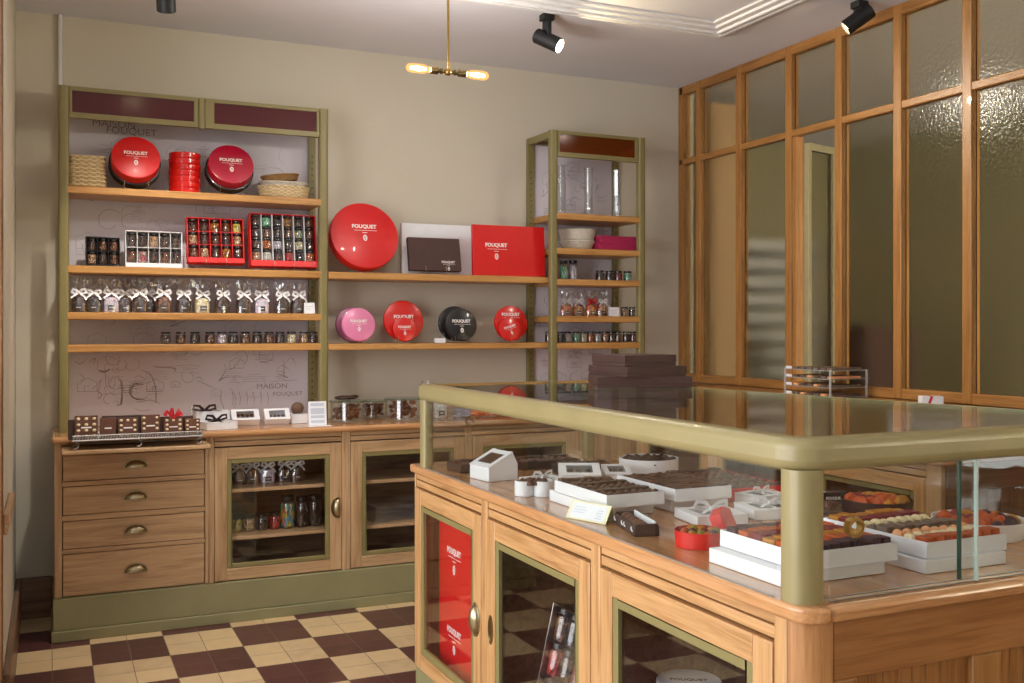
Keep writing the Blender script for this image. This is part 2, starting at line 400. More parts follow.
def proto(root):
    def rec(o):
        ch = [x for x in C.objects if x.parent == o]
        KID[o.name] = ch
        for x in ch: rec(x)
    rec(root); return root
USED = {}
def put(key, maker, mat, label, cat, group=None):
    """first use moves the thing made by maker, later uses copy it"""
    if key not in USED:
        o = maker(); proto(o); USED[key] = o
        o.matrix_basis = mat; o['label'] = label; o['category'] = cat
        if group: o['group'] = group
        return o
    return dup(USED[key], mat, label, group)
def TR(x, y, z): return Matrix.Translation((x, y, z))
def RX(a): return Matrix.Rotation(R(a), 4, 'X')
def RY(a): return Matrix.Rotation(R(a), 4, 'Y')
def RZ(a): return Matrix.Rotation(R(a), 4, 'Z')
def SC(x, y=None, z=None):
    if y is None: y = z = x
    return Matrix.Diagonal((x, y, z, 1))
ORD = ['first', 'second', 'third', 'fourth', 'fifth', 'sixth', 'seventh', 'eighth', 'ninth', 'tenth', 'eleventh', 'twelfth', 'thirteenth', 'fourteenth', 'fifteenth', 'sixteenth']

_txt = {}
def text_mb(s, bold=.02, spacing=1.0):
    key = (s, bold, spacing)
    if key not in _txt:
        cu = bpy.data.curves.new('lettering', 'FONT'); cu.body = s; cu.align_x = 'CENTER'; cu.align_y = 'CENTER'
        cu.offset = bold; cu.extrude = .02; cu.space_character = spacing; cu.resolution_u = 3
        o = bpy.data.objects.new('lettering', cu); C.objects.link(o)
        dg = bpy.context.evaluated_depsgraph_get(); dg.update()
        me = bpy.data.meshes.new_from_object(o.evaluated_get(dg))
        vs = [v.co.copy() for v in me.vertices]; fs = [tuple(p.vertices) for p in me.polygons]
        bpy.data.objects.remove(o); bpy.data.curves.remove(cu); bpy.data.meshes.remove(me)
        xs = [v.x for v in vs]; w = max(xs) - min(xs); mx = (max(xs) + min(xs)) / 2
        ys = [v.y for v in vs]; my = (max(ys) + min(ys)) / 2
        _txt[key] = ([Vector(((v.x - mx) / w, (v.y - my) / w, 1 if v.z > 0 else 0)) for v in vs], fs)
    return _txt[key]
def write(mb, s, m, w, hs=1.0, bold=.02, th=.0006, spacing=1.0):
    """lettering w wide, centred at m's origin, in m's xy plane, raised along its z"""
    vs, fs = text_mb(s, bold, spacing)
    return mb.add([m @ Vector((v.x * w, v.y * w * hs, v.z * th)) for v in vs], fs)
def logo(w, m, tilt=0):
    """the shop's mark: name, underline, small line of type and an oval crest"""
    mb = MB(); m = m @ RZ(tilt)
    write(mb, 'FOUQUET', m, w, 1.0, .035)
    t = MB().box(-w * .42, w * .5, -w * .165, -w * .15, 0, .0006); mb.join(t, m)
    t = MB().box(-w * .1, w * .1, -w * .262, -w * .238, 0, .0006); mb.join(t, m)
    ring = []
    n = 20
    for i in range(n):
        a = 2 * math.pi * i / n; ring.append((w * .085 * math.cos(a), -w * .47 + w * .13 * math.sin(a)))
    inn = [(x * .5, -w * .47 + (y + w * .47) * .62) for x, y in ring]
    vs = [(x, y, z) for z in (0, .0006) for x, y in ring] + [(x, y, z) for z in (0, .0006) for x, y in inn]
    fs = []
    for i in range(n):
        j = (i + 1) % n
        fs += [(n + i, n + j, 3 * n + j, 3 * n + i), (i, j, n + j, n + i), (2 * n + i, 2 * n + j, 3 * n + j, 3 * n + i), (i, j, 2 * n + j, 2 * n + i)]
    t = MB().add(vs, fs); mb.join(t, m)
    t = MB().lathe([(w * .02, 0), (w * .02, .0006)], n=8); t.xf(SC(1, 2.4, 1)); mb.join(t, m @ TR(0, -w * .47, 0))
    return mb
FACE = Matrix(((1, 0, 0, 0), (0, 0, -1, 0), (0, 1, 0, 0), (0, 0, 0, 1)))   # local xy -> world xz, z -> -y (towards the shop)
def rrect(w, d, r, n=5):
    out = []
    for cx, cy, a0 in ((w / 2 - r, d / 2 - r, 0), (-w / 2 + r, d / 2 - r, 90), (-w / 2 + r, -d / 2 + r, 180), (w / 2 - r, -d / 2 + r, 270)):
        for i in range(n + 1):
            a = R(a0 + 90 * i / n); out.append((cx + r * math.cos(a), cy + r * math.sin(a)))
    return out

# ================================================================== THE SETTING
ZC = 2.978
XP = 3.70     # partition face
def sbox(name, mat, label, cat, *b, bevel=0):
    return struct(MB().box(*b).build(name, mat, bevel=bevel), label, cat)
sbox('floor', 'floor', 'checkerboard floor of maroon and cream tiles', 'floor', -1.8, 6.4, -2.2, 7.0, -.1, 0)
sbox('ceiling', 'ceiling', 'plain off-white painted ceiling with raised moulding', 'ceiling', -1.8, 6.4, -2.2, 7.0, ZC, ZC + .1)
sbox('wall_back', 'wall', 'beige painted wall behind the shelving units', 'wall', -.4, XP, 5.5, 5.6, 0, ZC)
sbox('wall_left', 'wall', 'short beige wall return beside the drawer cabinet', 'wall', -.4, -.152, 4.0, 5.5, 0, ZC)
sbox('wall_left_reveal', 'wall', 'beige wall across the shopfront recess', 'wall', -1.7, -.4, 4.0, 4.1, 0, ZC)
# side shopfront
mb = MB()
mb.box(-1.7, -1.6, -2.1, 4.0, 0, .35); mb.box(-1.7, -1.6, -2.1, 4.0, 2.72, ZC)
for y in (-2.1, -.05, 2.1, 3.88): mb.box(-1.7, -1.6, y, y + .12, .35, 2.72)
struct(mb.build('wall_shopfront', 'wall'), 'beige wall framing the tall shop windows', 'wall')
mb = MB()
for a, b in ((-1.98, -.05), (.07, 2.1), (2.22, 3.88)):
    mb.box(-1.68, -1.62, a, a + .05, .35, 2.72); mb.box(-1.68, -1.62, b - .05, b, .35, 2.72); mb.box(-1.68, -1.62, a, b, .35, .41); mb.box(-1.68, -1.62, a, b, 2.66, 2.72)
w = struct(mb.build('window_1', 'dark_oak'), 'tall oak-framed shop windows facing the counter', 'window')
mb = MB()
for a, b in ((-1.98, -.05), (.07, 2.1), (2.22, 3.88)): mb.box(-1.655, -1.645, a + .05, b - .05, .41, 2.66)
mb.build('window_pane', 'glass', w)
# wall behind the camera with the street door
mb = MB(); mb.box(-1.7, .4, -2.2, -2.1, 0, ZC); mb.box(2.6, 6.4, -2.2, -2.1, 0, ZC); mb.box(.4, 2.6, -2.2, -2.1, 2.6, ZC); mb.box(.4, 2.6, -2.2, -2.1, 0, .4)
struct(mb.build('wall_front', 'wall'), 'beige wall around the front shop window', 'wall')
mb = MB(); mb.box(.4, .46, -2.19, -2.12, .4, 2.6); mb.box(2.54, 2.6, -2.19, -2.12, .4, 2.6); mb.box(.46, 2.54, -2.19, -2.12, .4, .46); mb.box(.46, 2.54, -2.19, -2.12, 2.54, 2.6)
w = struct(mb.build('window_2', 'dark_oak'), 'oak-framed front shop window behind the viewer', 'window')
MB().box(.46, 2.54, -2.16, -2.15, .46, 2.54).build('window_pane', 'glass', w)
# oak jamb and baseboards at the left return
mb = MB(); mb.box(-.40, -.150, 3.93, 3.9995, 0, ZC)
struct(mb.build('trim_1', 'dark_oak', bevel=.006), 'brown oak jamb ending the beige wall return', 'trim')
mb = MB(); mb.box(-.1515, -.128, 4.0, 4.52, .725, .765); mb.box(-.1515, -.136, 4.0, 4.50, .69, .725)
struct(mb.build('trim_4', 'wood_y', bevel=.005), 'oak dado ledge on the short wall return', 'trim')
sbox('trim_2', 'white_trim', 'thin pale strip running up the wall above the tall unit', 'trim', .036, .056, 5.472, 5.5, 2.0, ZC, bevel=.006)  # narrow white vertical strip on the wall, up to the ceiling
sbox('baseboard_left', 'dark_oak_y', 'brown baseboard along the short wall return', 'baseboard', -.152, -.128, 4.0, 5.478, 0, .2, bevel=.004)
sbox('baseboard_back', 'dark_oak_x', 'brown baseboard in the corner beside the drawer cabinet', 'baseboard', -.152, .01, 5.478, 5.5, 0, .2, bevel=.004)
# ceiling moulding, a rectangle of stepped profile
mb = MB()
def mould(x0, x1, y0, y1, w, z0):
    mb.box(x0, x1, y1 - w, y1, z0, ZC); mb.box(x0, x1, y0, y0 + w, z0, ZC); mb.box(x0, x0 + w, y0 + w, y1 - w, z0, ZC); mb.box(x1 - w, x1, y0 + w, y1 - w, z0, ZC)
mould(.3, 3.25, .6, 4.42, .20, ZC - .012)
mould(.33, 3.22, .63, 4.39, .13, ZC - .024); mould(.36, 3.19, .66, 4.36, .025, ZC - .036); mould(.40, 3.15, .70, 4.32, .02, ZC - .036)
struct(mb.build('trim_3', 'white_trim', bevel=.004), 'white stepped moulding framing the middle of the ceiling', 'trim')

# ---- partition of oak bars and hammered glass
Y1 = 5.487
MULL = [5.28, 4.87, 4.427, 4.04, 3.64, 3.235, 2.83, 2.425, 2.02, 1.615, 1.21, .805, .4, -.005, -.41, -.815, -1.22, -1.625, -2.03]
def bar_y(mb, y0, y1, z0, z1, d=.05): mb.box(XP, XP + d, y0, y1, z0, z1)
mb = MB()
bar_y(mb, -2.1, Y1, 2.925, ZC); bar_y(mb, -2.1, Y1, 2.475, 2.512); bar_y(mb, -2.1, Y1, 1.085, 1.135)
wr = struct(mb.build('wall_right', 'amber_x', bevel=.004), 'oak and hammered glass partition in front of the stockroom', 'partition')
MB().box(XP, XP + .065, 5.455, 5.5, 0, ZC).build('mullion', 'amber_z', wr, .003)
for y in MULL:
    MB().box(XP - .003, XP + .052, y - .026, y + .026, 1.086, ZC).build('mullion', 'amber_z', wr, .004)
ys = [5.455 + .03] + MULL
for i in range(len(ys) - 1):
    a, b = ys[i + 1] + .03, ys[i] - .03
    MB().box(XP + .026, XP + .033, a - .004, b + .004, 2.512, 2.925).build('glass_pane', 'frosted', wr)
    if i != 3:
        MB().box(XP + .026, XP + .033, a - .004, b + .004, 1.135, 2.475).build('glass_pane', 'frosted', wr)
MB().box(XP + .01, XP + .05, -2.1, 5.5, 0, 1.085).build('lower_panel', 'dark_oak', wr)
# door of the partition, standing ajar into the stockroom
MB().box(XP + .005, XP + .06, 4.372, 4.401, 1.0, 2.474).build('jamb', 'amber_z', wr, .003)
h = thing('door_1', 'olive-framed glazed door standing ajar in the partition', 'door', (XP + .065, 4.362, 0)); h['kind'] = 'structure'
h.rotation_euler = (0, 0, R(15))
mb = MB(); mb.box(0, .03, -.018, .018, .02, 2.44); mb.box(.235, .265, -.018, .018, .02, 2.44); mb.box(.03, .235, -.018, .018, 2.40, 2.44); mb.box(.03, .235, -.018, .018, .02, 1.0)
mb.build('door_frame', plain('door_paint', rgb(150, 140, 104), .5), h, .003)
MB().box(.03, .235, -.004, .004, 1.0, 2.40).build('door_pane', 'frosted', h)
# stockroom behind the glass
sbox('wall_stockroom_side', 'olive_wall', 'olive painted side wall of the stockroom', 'wall', 6.2, 6.3, -2.1, 6.9, 0, ZC)
sbox('wall_stockroom_back', 'olive_wall', 'olive painted end wall of the stockroom', 'wall', XP, 6.3, 6.8, 6.9, 0, ZC)
sbox('wall_stockroom_corner', 'wall', 'wall stub between shop corner and stockroom', 'wall', XP, XP + .12, 5.5, 6.8, 0, ZC)
t = thing('storage_rack', 'grey stockroom rack of white trays seen through the hammered glass', 'rack', (4.9, 6.3, 0))
mb = MB()
for x in (-.5, .46):
    for y in (-.2, .16): mb.box(x, x + .04, y, y + .04, 0, 2.1)
mb.build('rack_frame', 'dark_oak', t)
for k in range(8): MB().box(-.5, .5, -.2, .2, 1.05 + k * .135, 1.07 + k * .135).build('shelf', 'black_matte', t)
for k in range(8):
    o = MB().box(-.42, .44, -.19, .17, 0, .062).build('white_tray', 'white', None, .004); o.location = (4.9, 6.3, 1.0705 + k * .135)
    tag(o, 'blurred white tray on the %s shelf up of the stockroom rack' % ORD[k], 'tray', 'white trays on the stockroom rack')
t = thing('cupboard', 'tall tan cupboard just behind the second pane of hammered glass', 'cupboard', (4.05, 5.75, 0))
MB().box(-.13, .13, -.3, .3, 0, 2.9).build('body', 'wood_z', t, .004); MB().box(-.11, .11, -.312, -.3, .1, 2.85).build('door', 'wood_z', t, .003)
t = thing('cabinet', 'low dark brown cabinet beyond the partition door', 'cabinet', (4.78, 4.95, 0))
MB().box(-.2, .2, -.2, .2, 0, 1.44).build('body', 'brown_box', t, .006); MB().box(-.212, -.2, -.17, .17, .1, 1.38).build('door', 'brown_box', t, .004)

# ================================================================== BUILT-IN CABINETS
WT = .93      # worktop height
def cup_pull(parent, m):
    """half-moon brass cup pull, back in local xy plane, opening downwards, bulging along local z"""
    mb = MB(); n, k = 12, 6; vs = []; fs = []
    for i in range(n + 1):
        th = math.pi * i / n
        for j in range(k + 1):
            ph = math.pi / 2 * j / k
            vs.append((.046 * math.cos(th) * math.cos(ph), .032 * math.sin(th) * math.cos(ph) - .012, .024 * math.sin(ph)))
    for i in range(n):
        for j in range(k): a = i * (k + 1) + j; fs.append((a, a + 1, a + k + 2, a + k + 1))
    mb.add(vs, fs)
    ring = [(.05 * math.cos(math.pi * i / 12), .036 * math.sin(math.pi * i / 12) - .012, .002) for i in range(13)]
    mb.tube(ring, .0035, 6); mb.tube([(-.05, -.012, .002), (-.05, -.016, .002), (.05, -.016, .002), (.05, -.012, .002)], .003, 6)
    mb.xf(m)
    return mb.build('handle', 'cup_brass', parent)
class Face:
    """boxes on a cabinet front: u along it, d outwards from it"""
    def __init__(s, kind, pos): s.k, s.p = kind, pos
    def box(s, mb, u0, u1, d0, d1, z0, z1):
        if s.k == 'Y': return mb.box(u0, u1, s.p - d1, s.p - d0, z0, z1)
        return mb.box(s.p - d1, s.p - d0, u0, u1, z0, z1)
    def mat(s, u, d, z):
        if s.k == 'Y': return TR(u, s.p - d, z) @ FACE
        return TR(s.p - d, u, z) @ Matrix.Rotation(R(-90), 4, 'Z') @ FACE
def glazed_door(f, root, u0, u1, z0=.20, z1=.844, swap=False, handle='cup', hu=None):
    wl, wu = ('wood_x', 'wood_z') if f.k == 'Y' else ('isl_y', 'isl_z')
    st, rt, rb = .058, .056, .056
    mb = MB()
    f.box(mb, u0, u0 + st, -.018, .004, z0, z1)
    d = mb.build('door', wu, root, .0025, True)
    f.box(MB2 := MB(), u1 - st, u1, -.018, .004, z0, z1); MB2.build('door_stile', wu, d, .0025, True)
    for za, zb_ in ((z1 - rt, z1), (z0, z0 + rb)):
        mb = MB(); f.box(mb, u0 + st, u1 - st, -.018, .004, za, zb_); mb.build('door_rail', wl, d, .0025, True)
    b = .023; a0, a1, c0, c1 = u0 + st, u1 - st, z0 + rb, z1 - rt
    mb = MB(); f.box(mb, a0, a0 + b, -.014, .001, c0, c1); f.box(mb, a1 - b, a1, -.014, .001, c0, c1)
    f.box(mb, a0 + b, a1 - b, -.014, .001, c1 - b, c1); f.box(mb, a0 + b, a1 - b, -.014, .001, c0, c0 + b)
    mb.build('glazing_bead_frame', 'green', d, .003, True)
    mb = MB(); f.box(mb, a0 + b, a1 - b, -.011, -.007, c0 + b, c1 - b); mb.build('glass_pane', 'glass', d, 0, True)
    if hu is not None:
        m = f.mat(hu, .004, .515)
        off = Vector((0, 0, 0)); q = d
        while q is not None: off += q.location; q = q.parent
        if handle == 'cup': cup_pull(d, TR(*(-off)) @ m @ RZ(90 if swap else -90) )
        else:
            mb = MB().lathe([(.0, 0), (.044, 0), (.044, .002), (.036, .003), (.034, .001), (0, .0006)], n=24, sx=.42); mb.xf(TR(*(-off)) @ m); mb.build('recessed_pull', 'brass_dark', d)
    return d

FB = Face('Y', 5.03)
t = thing('plinth', 'sage green plinth under the cabinets along the beige wall', 'plinth', (0, 5.0, 0))
mb = MB(); mb.box(.012, 3.69, 5.012, 5.06, .05, .195)
mb.build('upper_board', 'green_plinth', t, .004, True)
mb = MB(); mb.box(.005, 3.69, 5.0, 5.06, 0, .05); mb.box(.005, .06, 5.06, 5.49, 0, .05)
mb.build('foot_board', 'green_plinth', t, .004, True)
mb = MB(); mb.box(.012, .06, 5.06, 5.49, .05, .195); mb.build('end_board', 'green_plinth', t, .004, True)
t = thing('worktop', 'long oak worktop with rounded nosing along the beige wall', 'worktop', (0, 5.2, WT))
mb = MB(); mb.box(.008, 3.69, 4.988, 5.498, .900, WT); mb.build('slab', 'top_wood', t, .012, True, 3)

# drawer cabinet
t = thing('drawer_cabinet', 'oak cabinet of four drawers with brass cup pulls', 'cabinet', (.36, 5.2, .195))
mb = MB()
for z in (.195, .395 - .002, .548 - .002, .703 - .002): mb.box(.045, .69, 5.05, 5.46, z, z + .005)
mb.box(.02, .04, 5.06, 5.48, .2, .9); mb.box(.68, .697, 5.06, 5.48, .2, .9); mb.box(.04, .68, 5.47, 5.48, .2, .9)
mb.build('carcass', 'dark_oak', t, 0, True)
each('side_stile', 'wood_z', t, ((.018, .05, 5.03, 5.06, .195, .9), (.678, .697, 5.03, 5.06, .195, .9)), .004); each('side_panel', 'wood_z', t, ((.02, .03, 5.06, 5.48, .195, .9),), .002)
each('rail', 'wood_x', t, [(.05, .678, 5.032, 5.06, z0, z1) for z0, z1 in ((.393, .413), (.543, .568), (.701, .722), (.842, .852), (.888, .9))], .002)
for z0, z1 in ((.199, .390), (.416, .540), (.571, .698), (.725, .840)):
    d = MB().box(.0535, .6745, 5.032, 5.055, z0, z1).build('drawer', 'wood_x', t, .002, True)
    cup_pull(d, TR(*(-t.location)) @ TR(.365, 5.032, (z0 + z1) / 2 + .004) @ FACE)
MB().box(.047, .678, 4.83, 5.3, .8655, .885).build('pull_out_board', 'wood_x', t, .005, True)

def glazed_cabinet(u0, u1, label, shelves, handle_u, swap):
    t = thing('glazed_cabinet', label, 'cabinet', ((u0 + u1) / 2, 5.2, .195))
    g = .0235
    mb = MB(); mb.box(u0, u0 + .02, 5.056, 5.49, .195, .9); mb.box(u1 - .02, u1, 5.056, 5.49, .195, .9)
    mb.box(u0 + .02, u1 - .02, 5.056, 5.48, .195, .215); mb.box(u0 + .02, u1 - .02, 5.47, 5.49, .215, .88); mb.box(u0 + .02, u1 - .02, 5.056, 5.49, .88, .9)
    mb.build('carcass', 'dark_oak_x', t, 0, True)
    each('side_stile', 'wood_z', t, ((u0, u0 + g - .001, 5.028, 5.056, .195, .9), (u1 - g + .001, u1, 5.028, 5.056, .195, .9)), .002)
    for z0, z1 in ((.850, .873), (.877, .897)): MB().box(u0 + g + .001, u1 - g - .001, 5.032, 5.056, z0, z1).build('front_strip', 'wood_x', t, .002, True)
    for z in shelves: MB().box(u0 + .02, u1 - .02, 5.075, 5.46, z - .018, z).build('shelf', 'wood_x', t, .002, True)
    glazed_door(FB, t, u0 + g + .001, u1 - g - .001, handle='cup', hu=handle_u, swap=swap)
    return t
glazed_cabinet(.6975, 1.371, 'glazed oak cabinet beside the drawers, holding gift bags and jars', (.634, .40), 1.318, True)
glazed_cabinet(1.371, 2.045, 'glazed oak cabinet holding an empty clear tray, beside the display counter', (.634, .40), 2.0, True)
glazed_cabinet(2.045, 2.718, 'glazed oak cabinet under the wall shelves, seen through the display case', (.634, .40), 2.09, False)
t = thing('end_cabinet', 'plain oak end cabinet in the far corner by the partition', 'cabinet', (2.9, 5.2, .195))
MB().box(2.7185, 3.69, 5.03, 5.49, .195, .9).build('body', 'wood_z', t, .003, True)
mb = MB()
for k in range(7): mb.box(2.74 + k * .045, 2.782 + k * .045, 5.024, 5.03, .25, .85)
mb.build('panel_cladding', 'wood_z', t, .002, True)
MB().box(2.7185, 3.1, 5.022, 5.03, .86, .9).build('rail', 'wood_x', t, .002, True)

# low cabinet along the partition (staff side)
FP = Face('X', 3.07)
t = thing('low_cabinet', 'low oak cabinet with green-beaded door along the glass partition', 'cabinet', (3.3, 3.8, 0))
mb = MB(); mb.box(3.09, 3.69, 2.80, 2.82, .02, .9); mb.box(3.09, 3.69, 4.985, 4.995, .02, .9); mb.box(3.67, 3.69, 2.82, 4.985, .02, .9); mb.box(3.09, 3.67, 2.82, 4.985, .02, .2); mb.box(3.09, 3.67, 3.53, 3.55, .2, .9); mb.box(3.09, 3.67, 4.26, 4.28, .2, .9)
mb.build('carcass', 'dark_oak', t, 0, True)
mb = MB(); mb.box(3.05, 3.69, 2.785, 4.984, .9, WT); mb.build('top', 'top_wood_y', t, .01, True)
each('side_stile', 'wood_z', t, [(3.066, 3.09, y0, y1, .19, .9) for y0, y1 in ((2.80, 2.872), (3.515, 3.56), (4.24, 4.29), (4.93, 4.984))], .002)
for y0, y1 in ((2.874, 3.513), (3.562, 4.238), (4.292, 4.928)):
    for z0, z1 in ((.850, .873), (.877, .897)): MB().box(3.068, 3.09, y0, y1, z0, z1).build('front_strip', 'wood_y', t, .002, True)
    glazed_door(FP, t, y0, y1)
mb = MB(); mb.box(3.09, 3.69, 2.79, 2.80, .80, .9); mb.box(3.09, 3.15, 2.79, 2.80, .02, .80); mb.build('end_frame', 'dark_oak_x', t, .002, True)
mb = MB()
for k in range(7): mb.box(3.152 + k * .077, 3.225 + k * .077, 2.794, 2.80, .02, .798)
mb.build('end_cladding', 'dark_oak', t, .003, True)
mb = MB(); mb.box(3.48, 3.695, 2.785, 4.98, WT + .0005, 1.083)
o = mb.build('ledge', 'amber_x', None, .006); tag(o, 'oak ledge along the foot of the glass partition', 'ledge')

# ================================================================== SHELVING
def upright_holes(mb, x, y, z0, z1):
    z = z0
    while z < z1: mb.box(x - .004, x + .004, y - .0006, y + .001, z - .003, z + .003); z += .034
FY, RY_ = 5.215, 5.495
def doodles(x0, x1, z0, z1, y, n, seed):
    """sepia sketches of the printed board: arcs, scrolls, hatching, little roofs"""
    rnd = random.Random(seed); mb = MB(); P = lambda u, w: (u, y, w)
    for k in range(n):
        cx, cz = rnd.uniform(x0 + .06, x1 - .06), rnd.uniform(z0 + .05, z1 - .05)
        kind = rnd.random(); s = rnd.uniform(.02, .07); w = rnd.choice((.001, .0014, .002))
        pts = []
        if kind < .3:
            a0 = rnd.uniform(0, 6.3); L = rnd.uniform(1.5, 5); pts = [P(cx + s * (1 - i / 26) * math.cos(a0 + L * i / 12), cz + s * (1 - i / 26) * math.sin(a0 + L * i / 12)) for i in range(13)]
        elif kind < .55:
            q = rnd.uniform(-.5, .5)
            for r_ in range(4):
                l = s * rnd.uniform(.4, 1.2); mb.strip([P(cx - l, cz + r_ * .012), P(cx, cz + r_ * .012 + rnd.uniform(-.004, .004)), P(cx + l, cz + r_ * .012 + q * .02)], w)
        elif kind < .75:
            pts = [P(cx + rnd.uniform(-s, s), cz + rnd.uniform(-s, s) * .8) for i in range(7)]
        else:
            mb.strip([P(cx - s, cz), P(cx - s, cz + s), P(cx, cz + s * 1.5), P(cx + s, cz + s), P(cx + s, cz), P(cx - s, cz)], w)
            mb.strip([P(cx - s * .3, cz), P(cx - s * .3, cz + s * .6), P(cx + s * .2, cz + s * .6)], w)
        if pts:
            for p in pts: pass
            pts = [(min(max(p[0], x0), x1), p[1], min(max(p[2], z0), z1)) for p in pts]
            mb.strip(pts, w)
    return mb
def shelving(name, label, x0, x1, ztop, shelves, splits, pane, seed, FY=5.215):
    t = thing(name, label, 'shelving', ((x0 + x1) / 2, 5.35, WT))
    pw = .048
    for x in (x0, x1 - pw):
        MB().prism([(p[0] + x + pw / 2, p[1] + FY + .022) for p in rrect(pw, .044, .014)], WT + .0008, ztop).build('post', 'green', t, 0, True)
        mb = MB(); xr = x + .002
        mb.box(xr, xr + .038, RY_ - .03, RY_, WT + .0008, ztop); o = mb.build('rear_upright', 'green', t, 0, True)
        mb = MB(); upright_holes(mb, xr + .019, RY_ - .03, 1.0, ztop - .2); absorb(o, mb.build('peg_hole', 'black_matte', o, 0, True))
    # header box
    zb = ztop - .150; tr, br = .019, .027
    hb = MB()
    for a, b, l, r in splits:
        hb.box(a, b, FY + .004, FY + .03, ztop - tr, ztop); hb.box(a, b, FY + .004, FY + .03, zb, zb + br)
        hb.box(a, a + l, FY + .004, FY + .03, zb + br, ztop - tr); hb.box(b - r, b, FY + .004, FY + .03, zb + br, ztop - tr)
    if len(splits) > 1: hb.box(splits[0][1] + .003, splits[1][0] - .003, FY, FY + .03, zb - .004, ztop)
    h = hb.build('header_frame', 'green', t, .002, True)
    for a, b, l, r in splits: MB().box(a + l, b - r, FY + .012, FY + .018, zb + br, ztop - tr).build('header_pane', pane, h, 0, True)
    mb = MB(); mb.box(x0 + .01, x1 - .01, FY + .03, RY_ - .03, ztop - .014, ztop); mb.box(x0 + .01, x1 - .01, RY_ - .03, RY_ - .006, ztop - .03, ztop)
    for x in (x0 + .006, x1 - .03): mb.box(x, x + .024, FY + .044, RY_ - .03, ztop - .04, ztop - .014)
    mb.build('header_top', 'green', h, .002, True)
    for z in shelves:
        MB().box(x0 + .038, x1 - .038, FY + .001, RY_ - .032, z - .036, z).build('shelf', 'shelf_wood', t, .004, True)
    bd = MB().box(x0 + .03, x1 - .03, RY_ - .006, RY_ + .002, WT + .0008, ztop - .03).build('back_board', 'board', t, 0, True)
    return t, bd
tall, bd = shelving('tall_shelving_unit', 'tall olive-framed shelving unit with sketched back board above the drawers', .035, 1.328, 2.572, (2.10, 1.722, 1.50, 1.345), ((.083, .672, .012, .022), (.704, 1.28, .045, .014)), 'plum_glass', 3)
YB = RY_ - .0066
off = -(tall.location)
mb = doodles(.10, 1.25, 1.0, 2.42, YB, 190, 5)
def wtext(s, x, z, w, hs=1, bold=.0): write(mb, s, TR(x, YB, z) @ FACE, w, hs, bold, .0005)
def zx(u, v): return gx(u, YB), gz(u, v, YB)
for s, u, v, w in (('MAISON', 114, 124, .20), ('FOUQUET', 132, 132, .24), ('MAISON', 272, 386, .16), ('FOUQUET', 288, 394, .16)):
    x, z = zx(u, v); wtext(s, x, z, w, .9, -.004)
mb.xf(TR(*off)); absorb(bd, mb.build('sketch', 'ink', bd))
# darker large sketches: oversize letters, a running figure, an anchor
mb = MB()
def curve(pts, w):
    q = [];  P = [Vector(zx(*p)).to_3d() for p in pts]
    for i in range(len(P) - 1):
        p0, p1, p2, p3 = P[max(i - 1, 0)], P[i], P[i + 1], P[min(i + 2, len(P) - 1)]
        for k in range(5):
            s_ = k / 5; q.append(.5 * ((2 * p1) + (p2 - p0) * s_ + (2 * p0 - 5 * p1 + 4 * p2 - p3) * s_ * s_ + (3 * p1 - p0 - 3 * p2 + p3) * s_ ** 3))
    q.append(P[-1]); rnd = random.Random(len(q) * 7 + int(w * 1e4)); m = max(1, round(w / .0016))
    for j in range(m):
        o1, o2 = rnd.uniform(-w, w) * .55, rnd.uniform(-w, w) * .55; a0 = rnd.randint(0, max(0, len(q) // 5)); a1 = len(q) - rnd.randint(0, max(0, len(q) // 5))
        if a1 - a0 > 1: mb.strip([(p.x + o1, YB, p.y + o2) for p in q[a0:a1]], .0013)
for pts, w in (([(99, 370), (104, 372), (110, 369)], .008), ([(105, 372), (106, 380), (106, 388)], .003), ([(119, 376), (122, 384), (122, 398), (121, 404), (117, 405)], .008),
               ([(108, 376), (109, 386), (113, 388), (115, 378)], .004), ([(149, 381), (140, 384), (134, 384), (130, 392), (134, 398), (142, 399), (147, 395)], .012),
               ([(140, 370), (150, 374), (154, 382), (156, 392), (156, 404)], .006), ([(150, 366), (160, 367), (174, 368), (175, 373)], .008), ([(134, 378), (140, 376), (148, 382)], .003),
               ([(99, 387), (97, 390), (102, 394), (99, 398), (97, 396)], .005), ([(133, 400), (140, 402), (150, 400), (160, 404)], .003), ([(134, 408), (142, 411), (152, 409)], .003),
               ([(74, 360), (80, 364), (86, 359)], .004), ([(90, 362), (96, 358), (94, 364)], .005), ([(78, 372), (84, 378), (80, 384)], .004),
               ([(224, 364), (226, 370), (222, 377), (219, 381), (224, 378), (230, 377)], .006), ([(226, 370), (233, 368), (240, 360)], .004), ([(196, 380), (203, 383), (216, 389)], .004),
               ([(195, 379), (199, 377), (204, 381)], .004), ([(281, 356), (284, 364), (284, 376), (288, 377), (284, 376), (277, 374)], .004), ([(276, 372), (282, 365), (290, 371)], .003),
               ([(284, 364), (292, 358), (296, 366)], .003), ([(270, 382), (280, 381), (300, 380)], .003), ([(259, 353), (260, 361), (268, 361), (273, 358), (272, 352)], .003),
               ([(222, 388), (221, 400), (226, 412)], .004), ([(230, 388), (236, 398), (234, 410)], .003), ([(190, 353), (197, 355), (203, 352)], .004)):
    curve(pts, w)
for k in range(6):
    x, z = zx(232 + k * 7, 392); mb.strip([(x, YB, z), (x + .008, YB, z - .03), (x + .004, YB, z - .07)], .002)
mb.xf(TR(*off)); absorb(bd, mb.build('sketch', 'dark_ink', bd))

